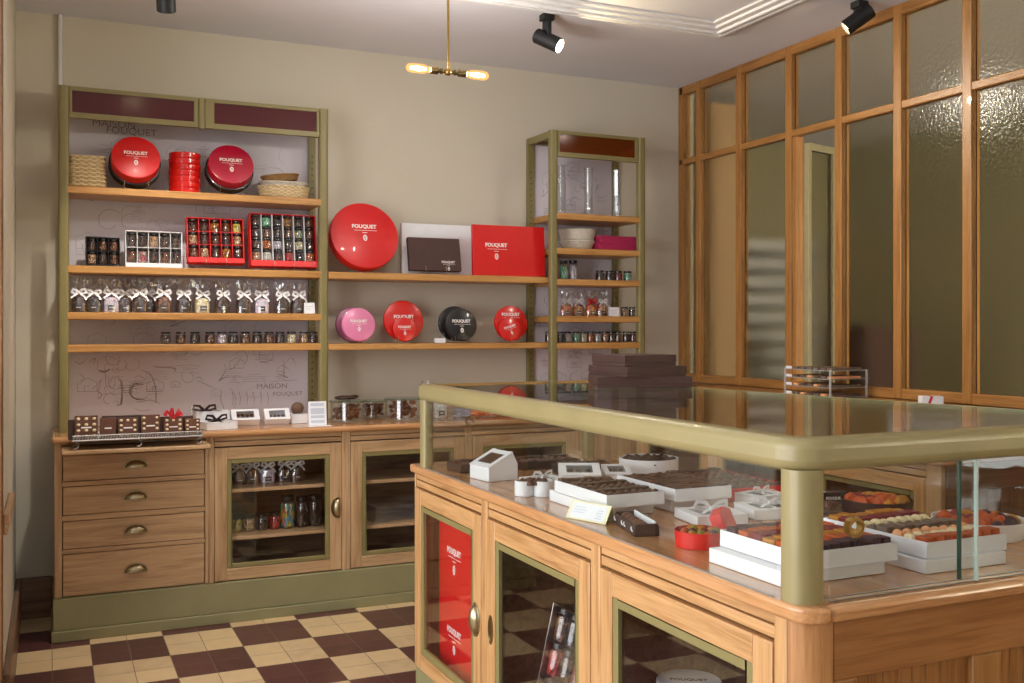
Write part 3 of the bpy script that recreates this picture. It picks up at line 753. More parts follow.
slim, bd2 = shelving('slim_shelving_unit', 'narrow olive-framed shelving unit holding crystal tubes, near the partition', 2.605, 3.242, 2.562, (2.088, 1.887, 1.708, 1.495, 1.340), ((2.653, 3.194, .012, .024),), 'amber_glass', 4, 5.16)
mb = doodles(2.645, 3.20, .95, 2.46, YB, 110, 11); mb.xf(TR(*(-slim.location))); absorb(bd2, mb.build('sketch', 'dark_ink', bd2))
for z, th, lb in ((1.721, .037, 'upper oak wall shelf carrying the large red boxes'), (1.342, .033, 'lower oak wall shelf carrying the round tins')):
    o = MB().prism([(1.329, FY + .002), (2.641, FY + .002), (2.641, 5.461), (2.604, 5.461), (2.604, 5.4985), (1.329, 5.4985)], z - th, z).build('wall_shelf', 'shelf_wood', None, .004); tag(o, lb, 'shelf')

# ================================================================== DISPLAY COUNTER (the island)
t = thing('display_counter', 'large oak display counter with olive-railed glass case, in the middle of the shop', 'display counter', (1.65, 2.4, 0))
def XR(y, inset=0): return 2.207 + (y - 1.42) * (1.892 - 2.207) / (3.36 - 1.42) - inset     # slanted staff side
YN, YF = 1.40, 3.495
FL = Face('X', 1.21)
mb = MB(); mb.prism([(1.245, YN + .04), (XR(YN) - .04, YN + .04), (XR(YF) - .04, YF - .03), (1.245, YF - .03)], .05, .19); mb.build('plinth_core', 'black_matte', t, 0, True)
mb = MB(); mb.prism([(1.212, YN + .004), (XR(YN), YN + .004), (XR(YN), YN + .06), (1.26, YN + .06), (1.26, YF - .06), (XR(YF), YF - .06), (XR(YF), YF), (1.212, YF)], .05, .195)
mb.build('plinth', 'green_plinth', t, .004, True)
mb = MB(); mb.prism([(1.202, YN - .006), (XR(YN), YN - .006), (XR(YN), YN + .06), (1.26, YN + .06), (1.26, YF - .06), (XR(YF), YF - .06), (XR(YF), YF + .006), (1.202, YF + .006)], 0, .05)
mb.build('plinth_foot', 'green_plinth', t, .004, True)
mb = MB()
mb.prism([(1.235, YN + .03), (XR(YN) - .02, YN + .03), (XR(YF) - .02, YF - .02), (1.235, YF - .02)], .195, .215)
mb.prism([(1.235, YN + .03), (XR(YN) - .02, YN + .03), (XR(YF) - .02, YF - .02), (1.235, YF - .02)], .885, .9)
mb.box(1.62, 1.64, YN + .03, YF - .02, .215, .885)
for y in (2.155, 2.848): mb.box(1.235, 1.62, y - .01, y + .01, .215, .885)
mb.build('carcass', 'dark_oak_y', t, 0, True)
each('side_stile', 'isl_z', t, [(1.208, 1.236, y0, y1, .195, .9) for y0, y1 in ((1.45, 1.486), (2.132, 2.177), (2.824, 2.870), (3.487, 3.495))], .003)
for y0, y1 in ((1.488, 2.130), (2.179, 2.822), (2.872, 3.485)):
    for z0, z1 in ((.850, .873), (.877, .897)): MB().box(1.212, 1.236, y0, y1, z0, z1).build('front_strip', 'isl_y', t, .002, True)
glazed_door(FL, t, 2.872, 3.485, handle='cup', hu=2.90, swap=False)
glazed_door(FL, t, 2.179, 2.822, handle='recess', hu=2.79)
glazed_door(FL, t, 1.488, 2.130)
# corner column: quarter round
q = [(1.27, 1.45), (1.21, 1.45)] + [(1.21 + .05 - .05 * math.cos(R(a)), 1.40 + .05 - .05 * math.sin(R(a))) for a in range(0, 91, 10)] + [(1.27, 1.40)]
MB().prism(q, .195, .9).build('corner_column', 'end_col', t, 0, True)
# near end: frame and recessed boards
FN = Face('Y', 1.40)
mb = MB(); xe = XR(YN)
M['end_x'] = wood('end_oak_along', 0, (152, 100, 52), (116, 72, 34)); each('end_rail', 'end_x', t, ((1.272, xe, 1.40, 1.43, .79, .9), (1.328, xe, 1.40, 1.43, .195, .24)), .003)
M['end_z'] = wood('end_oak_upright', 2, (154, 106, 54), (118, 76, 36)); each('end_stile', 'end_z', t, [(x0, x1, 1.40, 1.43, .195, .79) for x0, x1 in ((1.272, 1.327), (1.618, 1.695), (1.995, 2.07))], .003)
mb = MB()
for x0, x1 in ((1.328, 1.617), (1.696, 1.994), (2.071, xe)):
    n = max(1, round((x1 - x0) / .037)); w = (x1 - x0) / n
    for k in range(n): FN.box(mb, x0 + k * w + .0006, x0 + (k + 1) * w - .0006, -.03, -.013, .24, .79)
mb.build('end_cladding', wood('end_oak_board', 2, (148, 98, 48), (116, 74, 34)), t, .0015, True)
mb = MB(); mb.box(1.235, XR(YF) - .02, YF - .02, YF, .195, .9); mb.build('far_end_panel', 'isl_z', t, .003, True)
mb = MB(); mb.add([(XR(YN) - .02, YN + .03, .195), (XR(YN), YN + .03, .195), (XR(YF), YF - .02, .195), (XR(YF) - .02, YF - .02, .195), (XR(YN) - .02, YN + .03, .9), (XR(YN), YN + .03, .9), (XR(YF), YF - .02, .9), (XR(YF) - .02, YF - .02, .9)],
                  [(3, 2, 1, 0), (4, 5, 6, 7), (0, 1, 5, 4), (1, 2, 6, 5), (2, 3, 7, 6), (3, 0, 4, 7)]); mb.build('back_panel', 'isl_z', t, 0, True)
# worktop with rounded near corner
def outline(x0, y0, y1, r, ins=0):
    p = [(x0, y1)] + [(x0 + r - r * math.cos(R(a)), y0 + r - r * math.sin(R(a))) for a in range(0, 91, 15)] + [(XR(y0) + .02 - ins, y0), (XR(y1) + .02 - ins, y1)]
    return p
o_ = outline(1.192, 1.378, 3.502, .05)
MB().prism(o_[:-2] + [(1.2495, 1.378), (1.2495, 1.4095), (XR(1.41) + .02, 1.4095), o_[-1]], .9, WT).build('worktop', 'top_wood_y', t, .012, True, 3)
MB().box(1.2502, XR(1.378) + .02, 1.378, 1.4088, .9, WT).build('end_nosing', 'top_wood', t, .012, True, 3)
mb = MB(); mb.box(1.2006, 1.2036, 1.48, 3.36, WT, WT + .0012); mb.box(1.272, XR(1.45) - .02, 1.4105, 1.4135, WT, WT + .0012); mb.box(1.272, XR(1.45) - .02, 1.4305, 1.4335, WT, WT + .0012)
mb.build('glass_channel', plain('grey_channel', rgb(128, 132, 130), .6), t, 0, True)
# posts
MB().prism([(p[0] + 1.236, p[1] + 1.442) for p in rrect(.068, .070, .028, 6)], WT, 1.168).build('corner_post', 'green_rail', t, 0, True)
MB().prism([(p[0] + 1.219, p[1] + 3.395) for p in rrect(.038, .05, .012, 4)], WT, 1.168).build('corner_post', 'green_rail', t, 0, True)
MB().prism([(p[0] + XR(3.385) - .02, p[1] + 3.385) for p in rrect(.04, .04, .008, 3)], WT, 1.205).build('corner_post', 'green_rail', t, 0, True)
# top rail: long side and near end, one rounded run
def rail_outline():
    x0, y0, w, r = 1.194, 1.400, .062, .07
    o = [(x0, 3.425)] + [(x0 + r - r * math.cos(R(a)), y0 + r - r * math.sin(R(a))) for a in range(0, 91, 10)] + [(XR(y0), y0), (XR(y0 + w), y0 + w)]
    ri = .02
    i = [(x0 + w + ri - ri * math.sin(R(a)), y0 + w + ri - ri * math.cos(R(a))) for a in range(0, 91, 30)] + [(x0 + w, 3.425)]
    return o + i
MB().prism(rail_outline(), 1.165, 1.2245).build('top_rail', 'green_rail', t, .021, True, 5)
top = [(1.235, 1.44), (XR(1.44), 1.44), (XR(3.42), 3.42), (1.235, 3.42)]
MB().prism(top, 1.2135, 1.2225).build('top_glass', 'case_glass', t, 0, True)
mb = MB(); e0, e1 = XR(1.44), XR(3.42)
mb.prism([(e0, 1.44), (e0 + .005, 1.44), (e1 + .005, 3.425), (e1, 3.42)], 1.2125, 1.2228); mb.prism([(1.25, 3.42), (e1, 3.42), (e1 + .005, 3.426), (1.25, 3.426)], 1.2125, 1.2228)
mb.build('glass_edge', plain('polished_edge', rgb(176, 172, 120), .3, coat=.3), t, 0, True)
MB().box(1.204, 1.210, 1.48, 3.37, WT, 1.168).build('side_glass', 'case_glass', t, 0, True)
MB().box(1.273, 1.640, 1.409, 1.415, WT + .001, 1.166).build('sliding_glass', 'case_glass', t, 0, True)
MB().box(1.6365, 1.642, 1.4088, 1.4152, WT + .001, 1.166).build('glass_edge', plain('bright_glass_edge', rgb(206, 226, 218), .2, coat=.5), t, 0, True)
MB().box(1.615, XR(1.46) - .01, 1.429, 1.435, WT + .001, 1.166).build('sliding_glass', 'case_glass', t, 0, True)
MB().box(1.6135, 1.619, 1.4288, 1.4352, WT + .001, 1.166).build('glass_edge', plain('green_glass_edge', rgb(24, 74, 62), .2, coat=.5), t, 0, True)
MB().box(1.24, XR(3.37) - .05, 3.372, 3.378, WT + .001, 1.2).build('far_glass', 'case_glass', t, 0, True)
mb = MB(); a, b = XR(1.49) - .012, XR(3.34) - .03
mb.add([(a, 1.49, WT), (a + .006, 1.49, WT), (b + .006, 3.34, WT), (b, 3.34, WT), (a, 1.49, 1.2), (a + .006, 1.49, 1.2), (b + .006, 3.34, 1.2), (b, 3.34, 1.2)],
       [(3, 2, 1, 0), (4, 5, 6, 7), (0, 1, 5, 4), (1, 2, 6, 5), (2, 3, 7, 6), (3, 0, 4, 7)]); mb.build('staff_side_glass', 'case_glass', t, 0, True)
def ring_pull(x, y, z):
    mb = MB().lathe([(.0125, -.007), (.0185, -.007), (.0195, 0), (.0185, .007), (.0125, .007), (.0115, 0), (.0125, -.007)], n=28, cap=False)
    mb.xf(TR(x, y, z) @ RX(90)); return mb.build('finger_pull', 'brass', t, 0, True)
ring_pull(1.330, 1.412, 1.06); ring_pull(1.378, 3.375, 1.09)

# ================================================================== ITEMS: makers
def jar_maker(kind, tall=False):
    """unit jar, radius .5, height 1"""
    def mk():
        t = thing('sweet_jar', 'x', 'jar')
        MB().lathe([(0, .0), (.44, .0), (.49, .03), (.5, .1), (.5, .74), (.46, .80), (.40, .83), (.40, .86)], n=20).build('glass_body', 'jar_glass', t)
        MB().lathe([(0, .02), (.42, .02), (.465, .06), (.47, .70), (.40, .76), (0, .77)], n=20).build('contents', JAR_SWEETS[kind], t)
        MB().lathe([(0, .84), (.43, .84), (.455, .855), (.455, .98), (.43, 1.0), (0, 1.0)], n=20).build('lid', 'lid_black', t)
        return t
    return mk
def jar(kind, m, d, h, label, group):
    return put('jar_' + kind, jar_maker(kind), m @ SC(d, d, h), label, 'jar', group)
def bag_maker(kind, ribbon, seed):
    def mk():
        rnd = random.Random(seed); t = thing('gift_bag', 'x', 'gift bag')
        # sweets: slightly pillowed block
        mb = MB(); rings = [(.0, .86), (.004, 1.0), (.03, 1.03), (.06, .98), (.075, .8)]
        vs, fs = [], []; o = rrect(.068, .046, .012, 3); n = len(o)
        for z, k in rings:
            for p in o: vs.append((p[0] * k, p[1] * k, z))
        for i in range(len(rings) - 1):
            for j in range(n): fs.append((i * n + j, i * n + (j + 1) % n, (i + 1) * n + (j + 1) % n, (i + 1) * n + j))
        fs += [tuple(range(n))[::-1], tuple(range((len(rings) - 1) * n, len(rings) * n))]
        mb.add(vs, fs).build('sweets', SWEETS[kind], t)
        # cellophane: body, gathered neck, crumpled fan
        vs, fs = [], []; n = 22; prof = [(0, 1.0), (.035, 1.04), (.07, .9), (.088, .45), (.097, .22), (.108, .36), (.128, .62), (.150, .86), (.166, .95)]
        for i, (z, k) in enumerate(prof):
            for j in range(n):
                a = 2 * math.pi * j / n; cr = 1 + (.30 if i > 5 else .06 if i > 1 else 0) * rnd.uniform(-1, 1) + (.16 * (1 if j % 2 else -1) if i > 4 else 0)
                vs.append((.041 * k * math.cos(a) * cr, (.029 if i < 4 else .022) * k * math.sin(a) * cr, z * (1 + (.16 * rnd.uniform(-1, .35) if i > 6 else 0))))
        for i in range(len(prof) - 1):
            for j in range(n): fs.append((i * n + j, i * n + (j + 1) % n, (i + 1) * n + (j + 1) % n, (i + 1) * n + j))
        MB().add(vs, fs).build('cellophane', 'film', t).data.shade_flat()
        mb = MB(); z = .096
        for sgn in (-1, 1):
            a = rnd.uniform(.1, .5)
            mb.strip([(0, -.011, z), (sgn * .014, -.02, z + .010 + a * .012), (sgn * .028, -.021, z + .012 + a * .02), (sgn * .033, -.017, z + .002), (sgn * .018, -.016, z - .006), (0, -.013, z)], .012, (sgn * .2, -1, .25))
            mb.strip([(0, -.013, z), (sgn * .012, -.021, z - .010), (sgn * (.022 + a * .02), -.026, z - .020), (sgn * (.028 + a * .03), -.030, z - .032 * (1 + sgn * a * .6))], .0085, (sgn * .4, -1, 0))
        mb.ball((0, -.014, z), .006); mb.lathe([(.011, z - .004), (.0125, z), (.011, z + .004)], n=12)
        mb.build('bow', 'ribbon_' + ribbon, t)
        l = MB().box(-.016, .016, -.0265, -.0255, .012, .036).build('tag', 'dark_print', t)
        MB().box(-.011, .011, -.0270, -.0265, .022, .026).build('tag_print', 'white_print', l)
        return t
    return mk
def bag(key, kind, ribbon, seed, m, label, group): return put('bag_' + key, bag_maker(kind, ribbon, seed), m, label, 'gift bag', group)
def easel(x, z, label, w, yf, L, lean, hz=.0016):
    """wire plate stand: prongs just before the face bottom yf, arms of length L under the thing, a leaning back"""
    t = thing('wire_easel', label, 'stand', (x, yf, z), group='wire plate stands'); mb = MB(); k = math.tan(R(lean)); r = .0013; f = -.0022
    for q in (-.5, .5):
        p = [(q * w, f + .034 * k - .001, hz + .034), (q * w, f - .001, hz + .008), (q * w, f + .001, hz)]
        if hz > .006: p += [(q * w, f - .002, hz * .5), (q * w, f - .006, .0016), (q * w, f + .002, .0014)]; mb.tube([(q * w, f + .001, hz), (q * w, L, hz)], r, 6)
        p += [(q * w, L, .0014 if hz > .006 else hz)]
        mb.tube(p, r, 6)
    y1 = L + .003
    mb.tube([(-.5 * w, L, .0016), (-.5 * w, y1 + .002, .006), (-.5 * w, y1 + .09 * k, .085), (.5 * w, y1 + .09 * k, .085), (.5 * w, y1 + .002, .006), (.5 * w, L, .0016)], r, 6)
    mb.build('wire_frame', 'wire', t); return t
def tin(name, label, u0, u1, v0, v1, y, z, col, base=None, lean=12, depth=.05, lw=.36, tilt=0, group=None, lift=.004, word=True, cat='tin', yo=0, logo_up=.06):
    """round box standing on its rim, lid to the shop; u,v: the lid's extent in the photo"""
    yl = y - depth * .95
    r = (gx(u1, yl) - gx(u0, yl)) / 2; x = (gx(u0, yl) + gx(u1, yl)) / 2
    t = thing(name, label, cat, (x, y + yo, z + lift), (0, 0, 0), group)
    ang = 90 - lean
    m = TR(0, 0, r * (1.07 if base else 1) * math.cos(R(lean)) + .002) @ RX(ang)
    hd = depth * .55
    lid = MB().lathe([(0, 0), (r, 0), (r, hd - .006), (r - .002, hd - .002), (r - .007, hd), (0, hd)], n=56).xf(m @ TR(0, 0, depth - hd)).build('lid', col, t)
    rb = r * (1.07 if base else .972)
    MB().lathe([(0, 0), (rb - .004, 0), (rb, .004), (rb, depth - hd - .002), (rb - .003, depth - hd), (0, depth - hd)], n=56).xf(m).build('base', base or col, t)
    if word:
        logo(2 * r * lw, m @ TR(0, r * logo_up + r * .12, depth + .0002), tilt).build('lettering', 'white_print', lid)
    LAST.update(yf=y + yo - depth * math.cos(R(lean)) - r * math.sin(R(lean)), L=depth / math.cos(R(lean)) + .012, lean=lean)
    return t, x, r
LAST = {}

# ------------------------------------------------------------------ tall unit, top shelf
SH1, SH2, SH3, SH4 = 2.10, 1.722, 1.50, 1.345
E = .0008
x, w, z, h = span(70, 105, 154, 186, 5.36)
def flat_basket(w, d, h, mat):
    def mk():
        t = thing('flat_basket', 'x', 'basket'); o = rrect(w, d, .015, 4); i = [(p[0] * .88, p[1] * .84) for p in o]; n = len(o)
        tp = .90 if mat == 'wicker_magenta' else .95
        vs = [(p[0] * tp, p[1] * tp, 0) for p in o] + [(p[0], p[1], h) for p in o] + [(p[0], p[1], h) for p in i] + [(p[0] * .95, p[1] * .95, .004) for p in i]
        fs = [tuple(range(n))[::-1], tuple(range(3 * n, 4 * n))]
        for k in range(3):
            for j in range(n): fs.append((k * n + j, k * n + (j + 1) % n, (k + 1) * n + (j + 1) % n, (k + 1) * n + j))
        MB().add(vs, fs).build('woven_body', mat, t)
        pts = [(p[0], p[1], h) for p in o]; MB().tube(pts, .0055, 6, True).build('rim', mat, t)
        return t
    return mk
nb = 8
hh = .155 / nb
for k in range(nb):
    lb = 'pale flat woven basket, %s up in the stack by the wall corner' % ORD[k]
    put('flatb', flat_basket(w, .17, hh - .006, 'wicker'), TR(x + random.uniform(-.003, .003), 5.36, SH1 + E + k * (hh + .0002)) @ RZ(random.uniform(-1.5, 1.5)), lb, 'basket', 'stack of flat woven baskets')
_, tx, tr = tin('round_tin', 'scarlet round tin with black base on the top shelf', 111, 160.5, 136, 186, 5.34, SH1, 'red', 'black', 19, .11, .48, lift=.006)
easel(tx, SH1 + .0002, 'wire stand holding the scarlet tin on the top shelf', .11, LAST['yf'], LAST['L'], LAST['lean'])
_, tx, tr = tin('round_tin', 'crimson round tin with black base on the top shelf', 208.5, 254, 149, 192, 5.34, SH1, 'crimson', 'black', 23, .10, .5, lift=.006)
easel(tx, SH1 + .0002, 'wire stand holding the crimson tin on the top shelf', .12, LAST['yf'], LAST['L'], LAST['lean'])
x, w, z, h = span(168.5, 200.5, 149, 190, 5.34)
def red_dish(r, h):
    def mk():
        t = thing('round_box', 'x', 'box')
        MB().lathe([(0, 0), (r * .97, 0), (r * .985, .002), (r * .985, h * .45), (r, h * .5), (r, h - .002), (r - .003, h), (0, h)], n=40).build('body', 'red_gloss', t)
        return t
    return mk
nn = 7; hh = .206 / nn
for k in range(nn):
    put('reddish', red_dish(w / 2, hh - .0005), TR(x + random.uniform(-.0015, .0015), 5.34, SH1 + E + k * hh), 'glossy red round box, %s up in the tall red stack' % ORD[k], 'box', 'stack of red round boxes')
# pile of oval baskets
def oval_basket(w, d, h, mat, taper=.42):
    t = thing('oval_basket', 'x', 'basket')
    MB().lathe([(0, 0), (taper, 0), (taper + .03, .1), (.5, 1.0), (.47, 1.0), (taper, .14), (0, .12)], n=32).xf(SC(w, d, h)).build('woven_body', mat, t)
    MB().tube([(.49 * w * math.cos(2 * math.pi * i / 32), .49 * d * math.sin(2 * math.pi * i / 32), h) for i in range(32)], .0055, 6, True).build('rim', mat, t)
    return t
x, w, z, h = span(256, 309, 176, 196, 5.34)
for k, (dx, dz, ww, hh, mt, rz, lb) in enumerate(((.005, 0, w, .062, 'wicker', 0, 'pale oval basket at the bottom of the basket pile'), (.006, .063, w * .92, .022, 'wicker_white', 0, 'whitish shallow basket in the middle of the basket pile'), (-.012, .094, w * .72, .03, 'wicker_brown', 4, 'brown oval basket lying tilted atop the basket pile'))):
    o = oval_basket(ww, .17 - .02 * k, hh, mt); o.matrix_basis = TR(x + dx, 5.34, SH1 + E + dz) @ RY(-7 if k == 2 else 0) @ RZ(rz); tag(o, lb, 'basket', 'pile of oval baskets')

# ------------------------------------------------------------------ tall unit, jar racks on the second shelf
def rack_core(name, label, cat, Mx, w, h, cols, rows, colr, divr, depth, kinds, jl, group, base=.012, hdiv=True):
    t = thing(name, label, cat); th = .004
    t.matrix_basis = Mx
    mb = MB(); mb.box(-w / 2, w / 2, depth / 2 - th, depth / 2, 0, h); mb.box(-w / 2, -w / 2 + th, -depth / 2, depth / 2 - th, 0, h); mb.box(w / 2 - th, w / 2, -depth / 2, depth / 2 - th, 0, h)
    mb.box(-w / 2 + th, w / 2 - th, -depth / 2, depth / 2 - th, h - th, h); mb.box(-w / 2 + th, w / 2 - th, -depth / 2, depth / 2 - th, 0, base); mb.build('case', colr, t, .0015)
    iw, ih = w - 2 * th, h - th - base; cw, chh = iw / cols, ih / rows
    mb = MB()
    for c in range(1, cols): mb.box(-w / 2 + th + c * cw - .0012, -w / 2 + th + c * cw + .0012, -depth / 2 + .002, depth / 2 - th, base, h - th)
    if hdiv:
        for r in range(1, rows): mb.box(-w / 2 + th, w / 2 - th, -depth / 2 + .003, depth / 2 - th, base + r * chh - .0012, base + r * chh + .0012)
    if mb.v: mb.build('divider', divr, t)
    for r in range(rows):
        for c in range(cols):
            kd = kinds[rows - 1 - r][c]
            d = min(cw * .88, depth * .86)
            m = Mx @ TR(-w / 2 + th + (c + .5) * cw, -depth / 2 + d / 2 + .004, base + r * chh + .0016)
            jar(kd, m, d, chh - .004, jl % (ORD[c], ORD[rows - 1 - r]), group)
    return t
def rack(name, label, cat, u0, u1, v0, v1, y, zb, cols, rows, colr, divr, lean, depth, kinds, jl, group, base=.012, hdiv=True):
    x, w, z, h = span(u0, u1, v0, v1, y)
    return rack_core(name, label, cat, TR(x, y, zb) @ RX(-lean), w, h, cols, rows, colr, divr, depth, kinds, jl, group, base, hdiv), x, w, h
def after_rack(y, depth, lean, zl): LAST.update(yf=y - depth / 2 * math.cos(R(lean)) + zl * 0, L=depth + .008, lean=lean)
D_, B_ = 'dark', 'brown'
rack('jar_rack', 'small black rack of six dark jars on the second shelf', 'rack', 85.5, 120, 237, 266.5, 5.33, SH2 + E, 3, 2, 'black', 'black', 4, .06,
     [['dark', 'brown', 'brown'], ['tan', 'dark', 'brown']], 'little jar in the small black rack, %s from the wall corner, %s row', 'jars in the black rack', base=.010)
rack('jar_rack', 'white lattice rack of ten jars on the second shelf', 'rack', 125, 182, 230.5, 267, 5.33, SH2 + E, 5, 2, 'white', 'white', 6, .055,
     [['dark', 'dark', 'tan', 'dark', 'dark'], ['brown', 'pinkmix', 'dark', 'brown', 'dark']], 'jar in the white lattice rack, %s from the wall corner, %s row', 'jars in the white rack', base=.022)
_, x, w, h = rack('jar_box', 'red display box of fifteen slim jars on the second shelf', 'box', 187, 244, 215.5, 261.5, 5.30, SH2 + .030, 5, 3, 'red', 'red', 12, .052,
     [['dark', 'dark', 'amber', 'brown', 'yellow'], ['tan', 'dark', 'dark', 'cocoa', 'tan'], ['brown', 'tan', 'dark', 'amber', 'dark']], 'slim jar in the smaller red box, %s column from the wall corner, %s row', 'jars in the smaller red box', base=.026)
after_rack(5.30, .052, 12, .030); easel(x, SH2 + E, 'wire stand under the smaller red jar box', .1, LAST['yf'], LAST['L'], LAST['lean'], hz=.024)
_, x, w, h = rack('jar_box', 'large red display box of twenty-four colourful jars', 'box', 250, 316, 214, 267.5, 5.28, SH2 + .018, 6, 4, 'red', 'white', 10, .062,
     [['dark', 'mint', 'cocoa', 'amber', 'dark', 'brown'], ['cocoa', 'brown', 'cocoa', 'brown', 'rainbow', 'brown'], ['dark', 'orange', 'lilac', 'cocoa', 'cream', 'dark'], ['tan', 'white', 'dark', 'red', 'cocoa', 'orange']],
     'jar in the large red box, %s column from the wall corner, %s row', 'jars in the large red box', base=.03, hdiv=False)
after_rack(5.28, .062, 10, .018); easel(x, SH2 + E, 'wire stand under the large red jar box', .1, LAST['yf'], LAST['L'], LAST['lean'], hz=.0115)

# ------------------------------------------------------------------ tall unit, gift bags, little jars
KB = ['dark', 'cocoa', 'lilac', 'dark', 'dark', 'cocoa', 'brown', 'cocoa', 'cream', 'dark', 'dark', 'lilac', 'cocoa', 'dark']
BX = [79, 94, 111, 125, 140, 148, 164, 184, 202, 222, 243, 262, 282, 298]
for k, (u, kd) in enumerate(zip(BX, KB)):
    y = 5.30 + (.03 if k in (3, 5) else 0) + (k % 3) * .006
    bag(kd + 'w' + str(k % 3), kd, 'white', 10 + k, TR(gx(u, y), y, SH3 + E) @ RZ(random.uniform(-12, 12)) @ SC(random.uniform(.96, 1.02), 1.0, random.uniform(.98, 1.03)),
        'clear gift bag with white bow, %s from the wall corner on the bag shelf' % ORD[k], 'gift bags on the third shelf')
def price_card(name, label, x, y, z, w, h, mat='white', lean=12, prints=(), rz=0, depth=.03):
    t = thing(name, label, 'card', (x, y, z), (0, 0, R(rz)))
    m = RX(-lean)
    MB().box(-w / 2, w / 2, -.0008, .0008, 0, h).xf(m).build('front', mat, t)
    mb = MB().box(-w / 2, w / 2, -.0008, .0008, 0, h * .97); hgt = h * math.cos(R(lean)); mb.xf(TR(0, 2 * h * math.sin(R(lean)) + .0005, 0) @ RX(lean)); mb.build('back', mat, t)
    if prints:
        mb = MB()
        for a, b, c, d in prints: mb.box(-w / 2 + a * w, -w / 2 + b * w, -.0013, -.0008, c * h, d * h)
        mb.xf(m).build('print', 'grey_print', t)
    return t
LINES = ((.15, .8, .62, .68), (.15, .6, .45, .5), (.15, .7, .3, .34))
price_card('price_card', 'white price card beside the last gift bag on the third shelf', gx(309.5, 5.26), 5.25, SH3 + E, .055, .058, prints=LINES)
JX = [165.7, 180.7, 195, 210, 222, 233, 245, 257, 269, 280, 291.5, 303.5, 313]
JK = ['dark', 'brown', 'cocoa', 'brown', 'lilac', 'cocoa', 'brown', 'dark', 'brown', 'cocoa', 'cream', 'tan', 'dark']
for k, (u, kd) in enumerate(zip(JX, JK)):
    y = 5.29 + (k % 2) * .008
    jar(kd, TR(gx(u, y), y, SH4 + E), .050, .060, 'little black-lidded jar, %s from the wall corner on the bottom shelf' % ORD[k], 'little jars on the bottom shelf')

# ------------------------------------------------------------------ wall shelves: boxes and tins
ZU, ZL = 1.721, 1.342
def flatbox(name, label, u0, u1, v0, v1, y, z, mat, depth, lean, lift=.002, letter=None, cat='box', base_mat=None):
    x, w, zz, h = span(u0, u1, v0, v1, y); h = h / math.cos(R(lean))
    t = thing(name, label, cat, (x, y, z + lift), (R(-lean), 0, 0))
    lid = MB().box(-w / 2, w / 2, -depth, -depth * .4, 0, h).build('lid', mat, t, .0015)
    MB().box(-w / 2 + .002, w / 2 - .002, -depth * .4, 0, .002, h - .002).build('base', base_mat or mat, t, .001)
    if letter:
        a, b, lw, c = letter; logo(w * lw, TR(-w / 2 + a * w, -depth - .0002, b * h) @ FACE).build('lettering', c, lid)
    LAST.update(yf=y - depth * math.cos(R(lean)), L=depth + .008, lean=lean)
    return t, x, w, h
tin('round_box', 'very large scarlet round box on the upper wall shelf', 330.5, 398.5, 206, 273, 5.37, ZU, 'red', None, 17, .075, .36, logo_up=.14, lift=.001, cat='box')
flatbox('flat_box', 'white square box leaning behind the brown box', 401, 470.5, 223, 274, 5.42, ZU, 'white', .03, 4)
_, x, w, h = flatbox('flat_box', 'dark brown box on a wire stand before the white box', 408, 459.5, 237, 270, 5.30, ZU, 'brown_box', .035, 12, .016, (.75, .26, .26, 'white_print'))
easel(x, ZU + E, 'wire stand holding the dark brown box', .12, LAST['yf'], LAST['L'], LAST['lean'], hz=.0145)
flatbox('flat_box', 'scarlet rectangular box at the slim unit end of the wall shelf', 471.5, 543, 225.5, 275.5, 5.285, ZU, 'red', .03, 3, .001, (.32, .6, .30, 'white_print'))
tin('round_tin', 'mauve round tin standing behind the pink tin', 336, 370, 304.5, 342.5, 5.39, ZL, 'mauve', None, 10, .03, word=False)
_, tx, _r = tin('round_tin', 'pink round tin on the lower wall shelf', 342, 375.5, 307, 342.5, 5.30, ZL, 'pink', None, 12, .035, .5)
easel(tx, ZL + .0002, 'wire stand holding the pink tin', .09, LAST['yf'], LAST['L'], LAST['lean'])
tin('round_tin', 'scarlet round tin behind the small red tin on the lower wall shelf', 384, 423.5, 304, 343, 5.37, ZL, 'red_gloss', None, 10, .035, .5)
_, tx, _r = tin('round_tin', 'small red tin before the larger red tin on the lower wall shelf', 393, 416.5, 320, 342, 5.28, ZL, 'red_gloss', None, 12, .025, .55)
easel(tx, ZL + .0002, 'wire stand holding the small upright red tin', .08, LAST['yf'], LAST['L'], LAST['lean'])
tin('round_tin', 'plain black round tin behind the lettered black tin', 439, 472, 305, 342.5, 5.39, ZL, 'black', None, 10, .03, word=False)
_, tx, _r = tin('round_tin', 'black lettered round tin on the lower wall shelf', 446, 477, 305.5, 342.5, 5.30, ZL, 'black', None, 12, .035, .58)
easel(tx, ZL + .0002, 'wire stand holding the black tin', .09, LAST['yf'], LAST['L'], LAST['lean'])
tin('round_tin', 'red round tin next to the slim unit on the lower wall shelf', 495, 527.5, 310, 342, 5.36, ZL, 'red_gloss', None, 10, .03, .55, logo_up=.35)
_, tx, _r = tin('round_tin', 'small tilted-lettering red tin before the red tin next to the slim unit', 499, 521, 320, 341, 5.28, ZL, 'red_gloss', None, 12, .022, .55, tilt=16)
easel(tx + .03, ZL + E, 'wire stand holding the small tilted-lettering red tin', .06, LAST['yf'], LAST['L'], LAST['lean'])
t = thing('card_holder', 'clear card holder with white card on the lower wall shelf', 'card holder', (gx(439.5, 5.27), 5.262, ZL + E))
MB().box(-.035, .035, .012, .0135, 0, .058).xf(RX(-8)).build('acrylic_back', 'acrylic', t)
MB().box(-.032, .032, -.002, .0, 0, .026).xf(RX(-10)).build('white_card', 'white', t); MB().box(-.035, .035, -.004, .016, 0, .002).build('foot', 'acrylic', t)

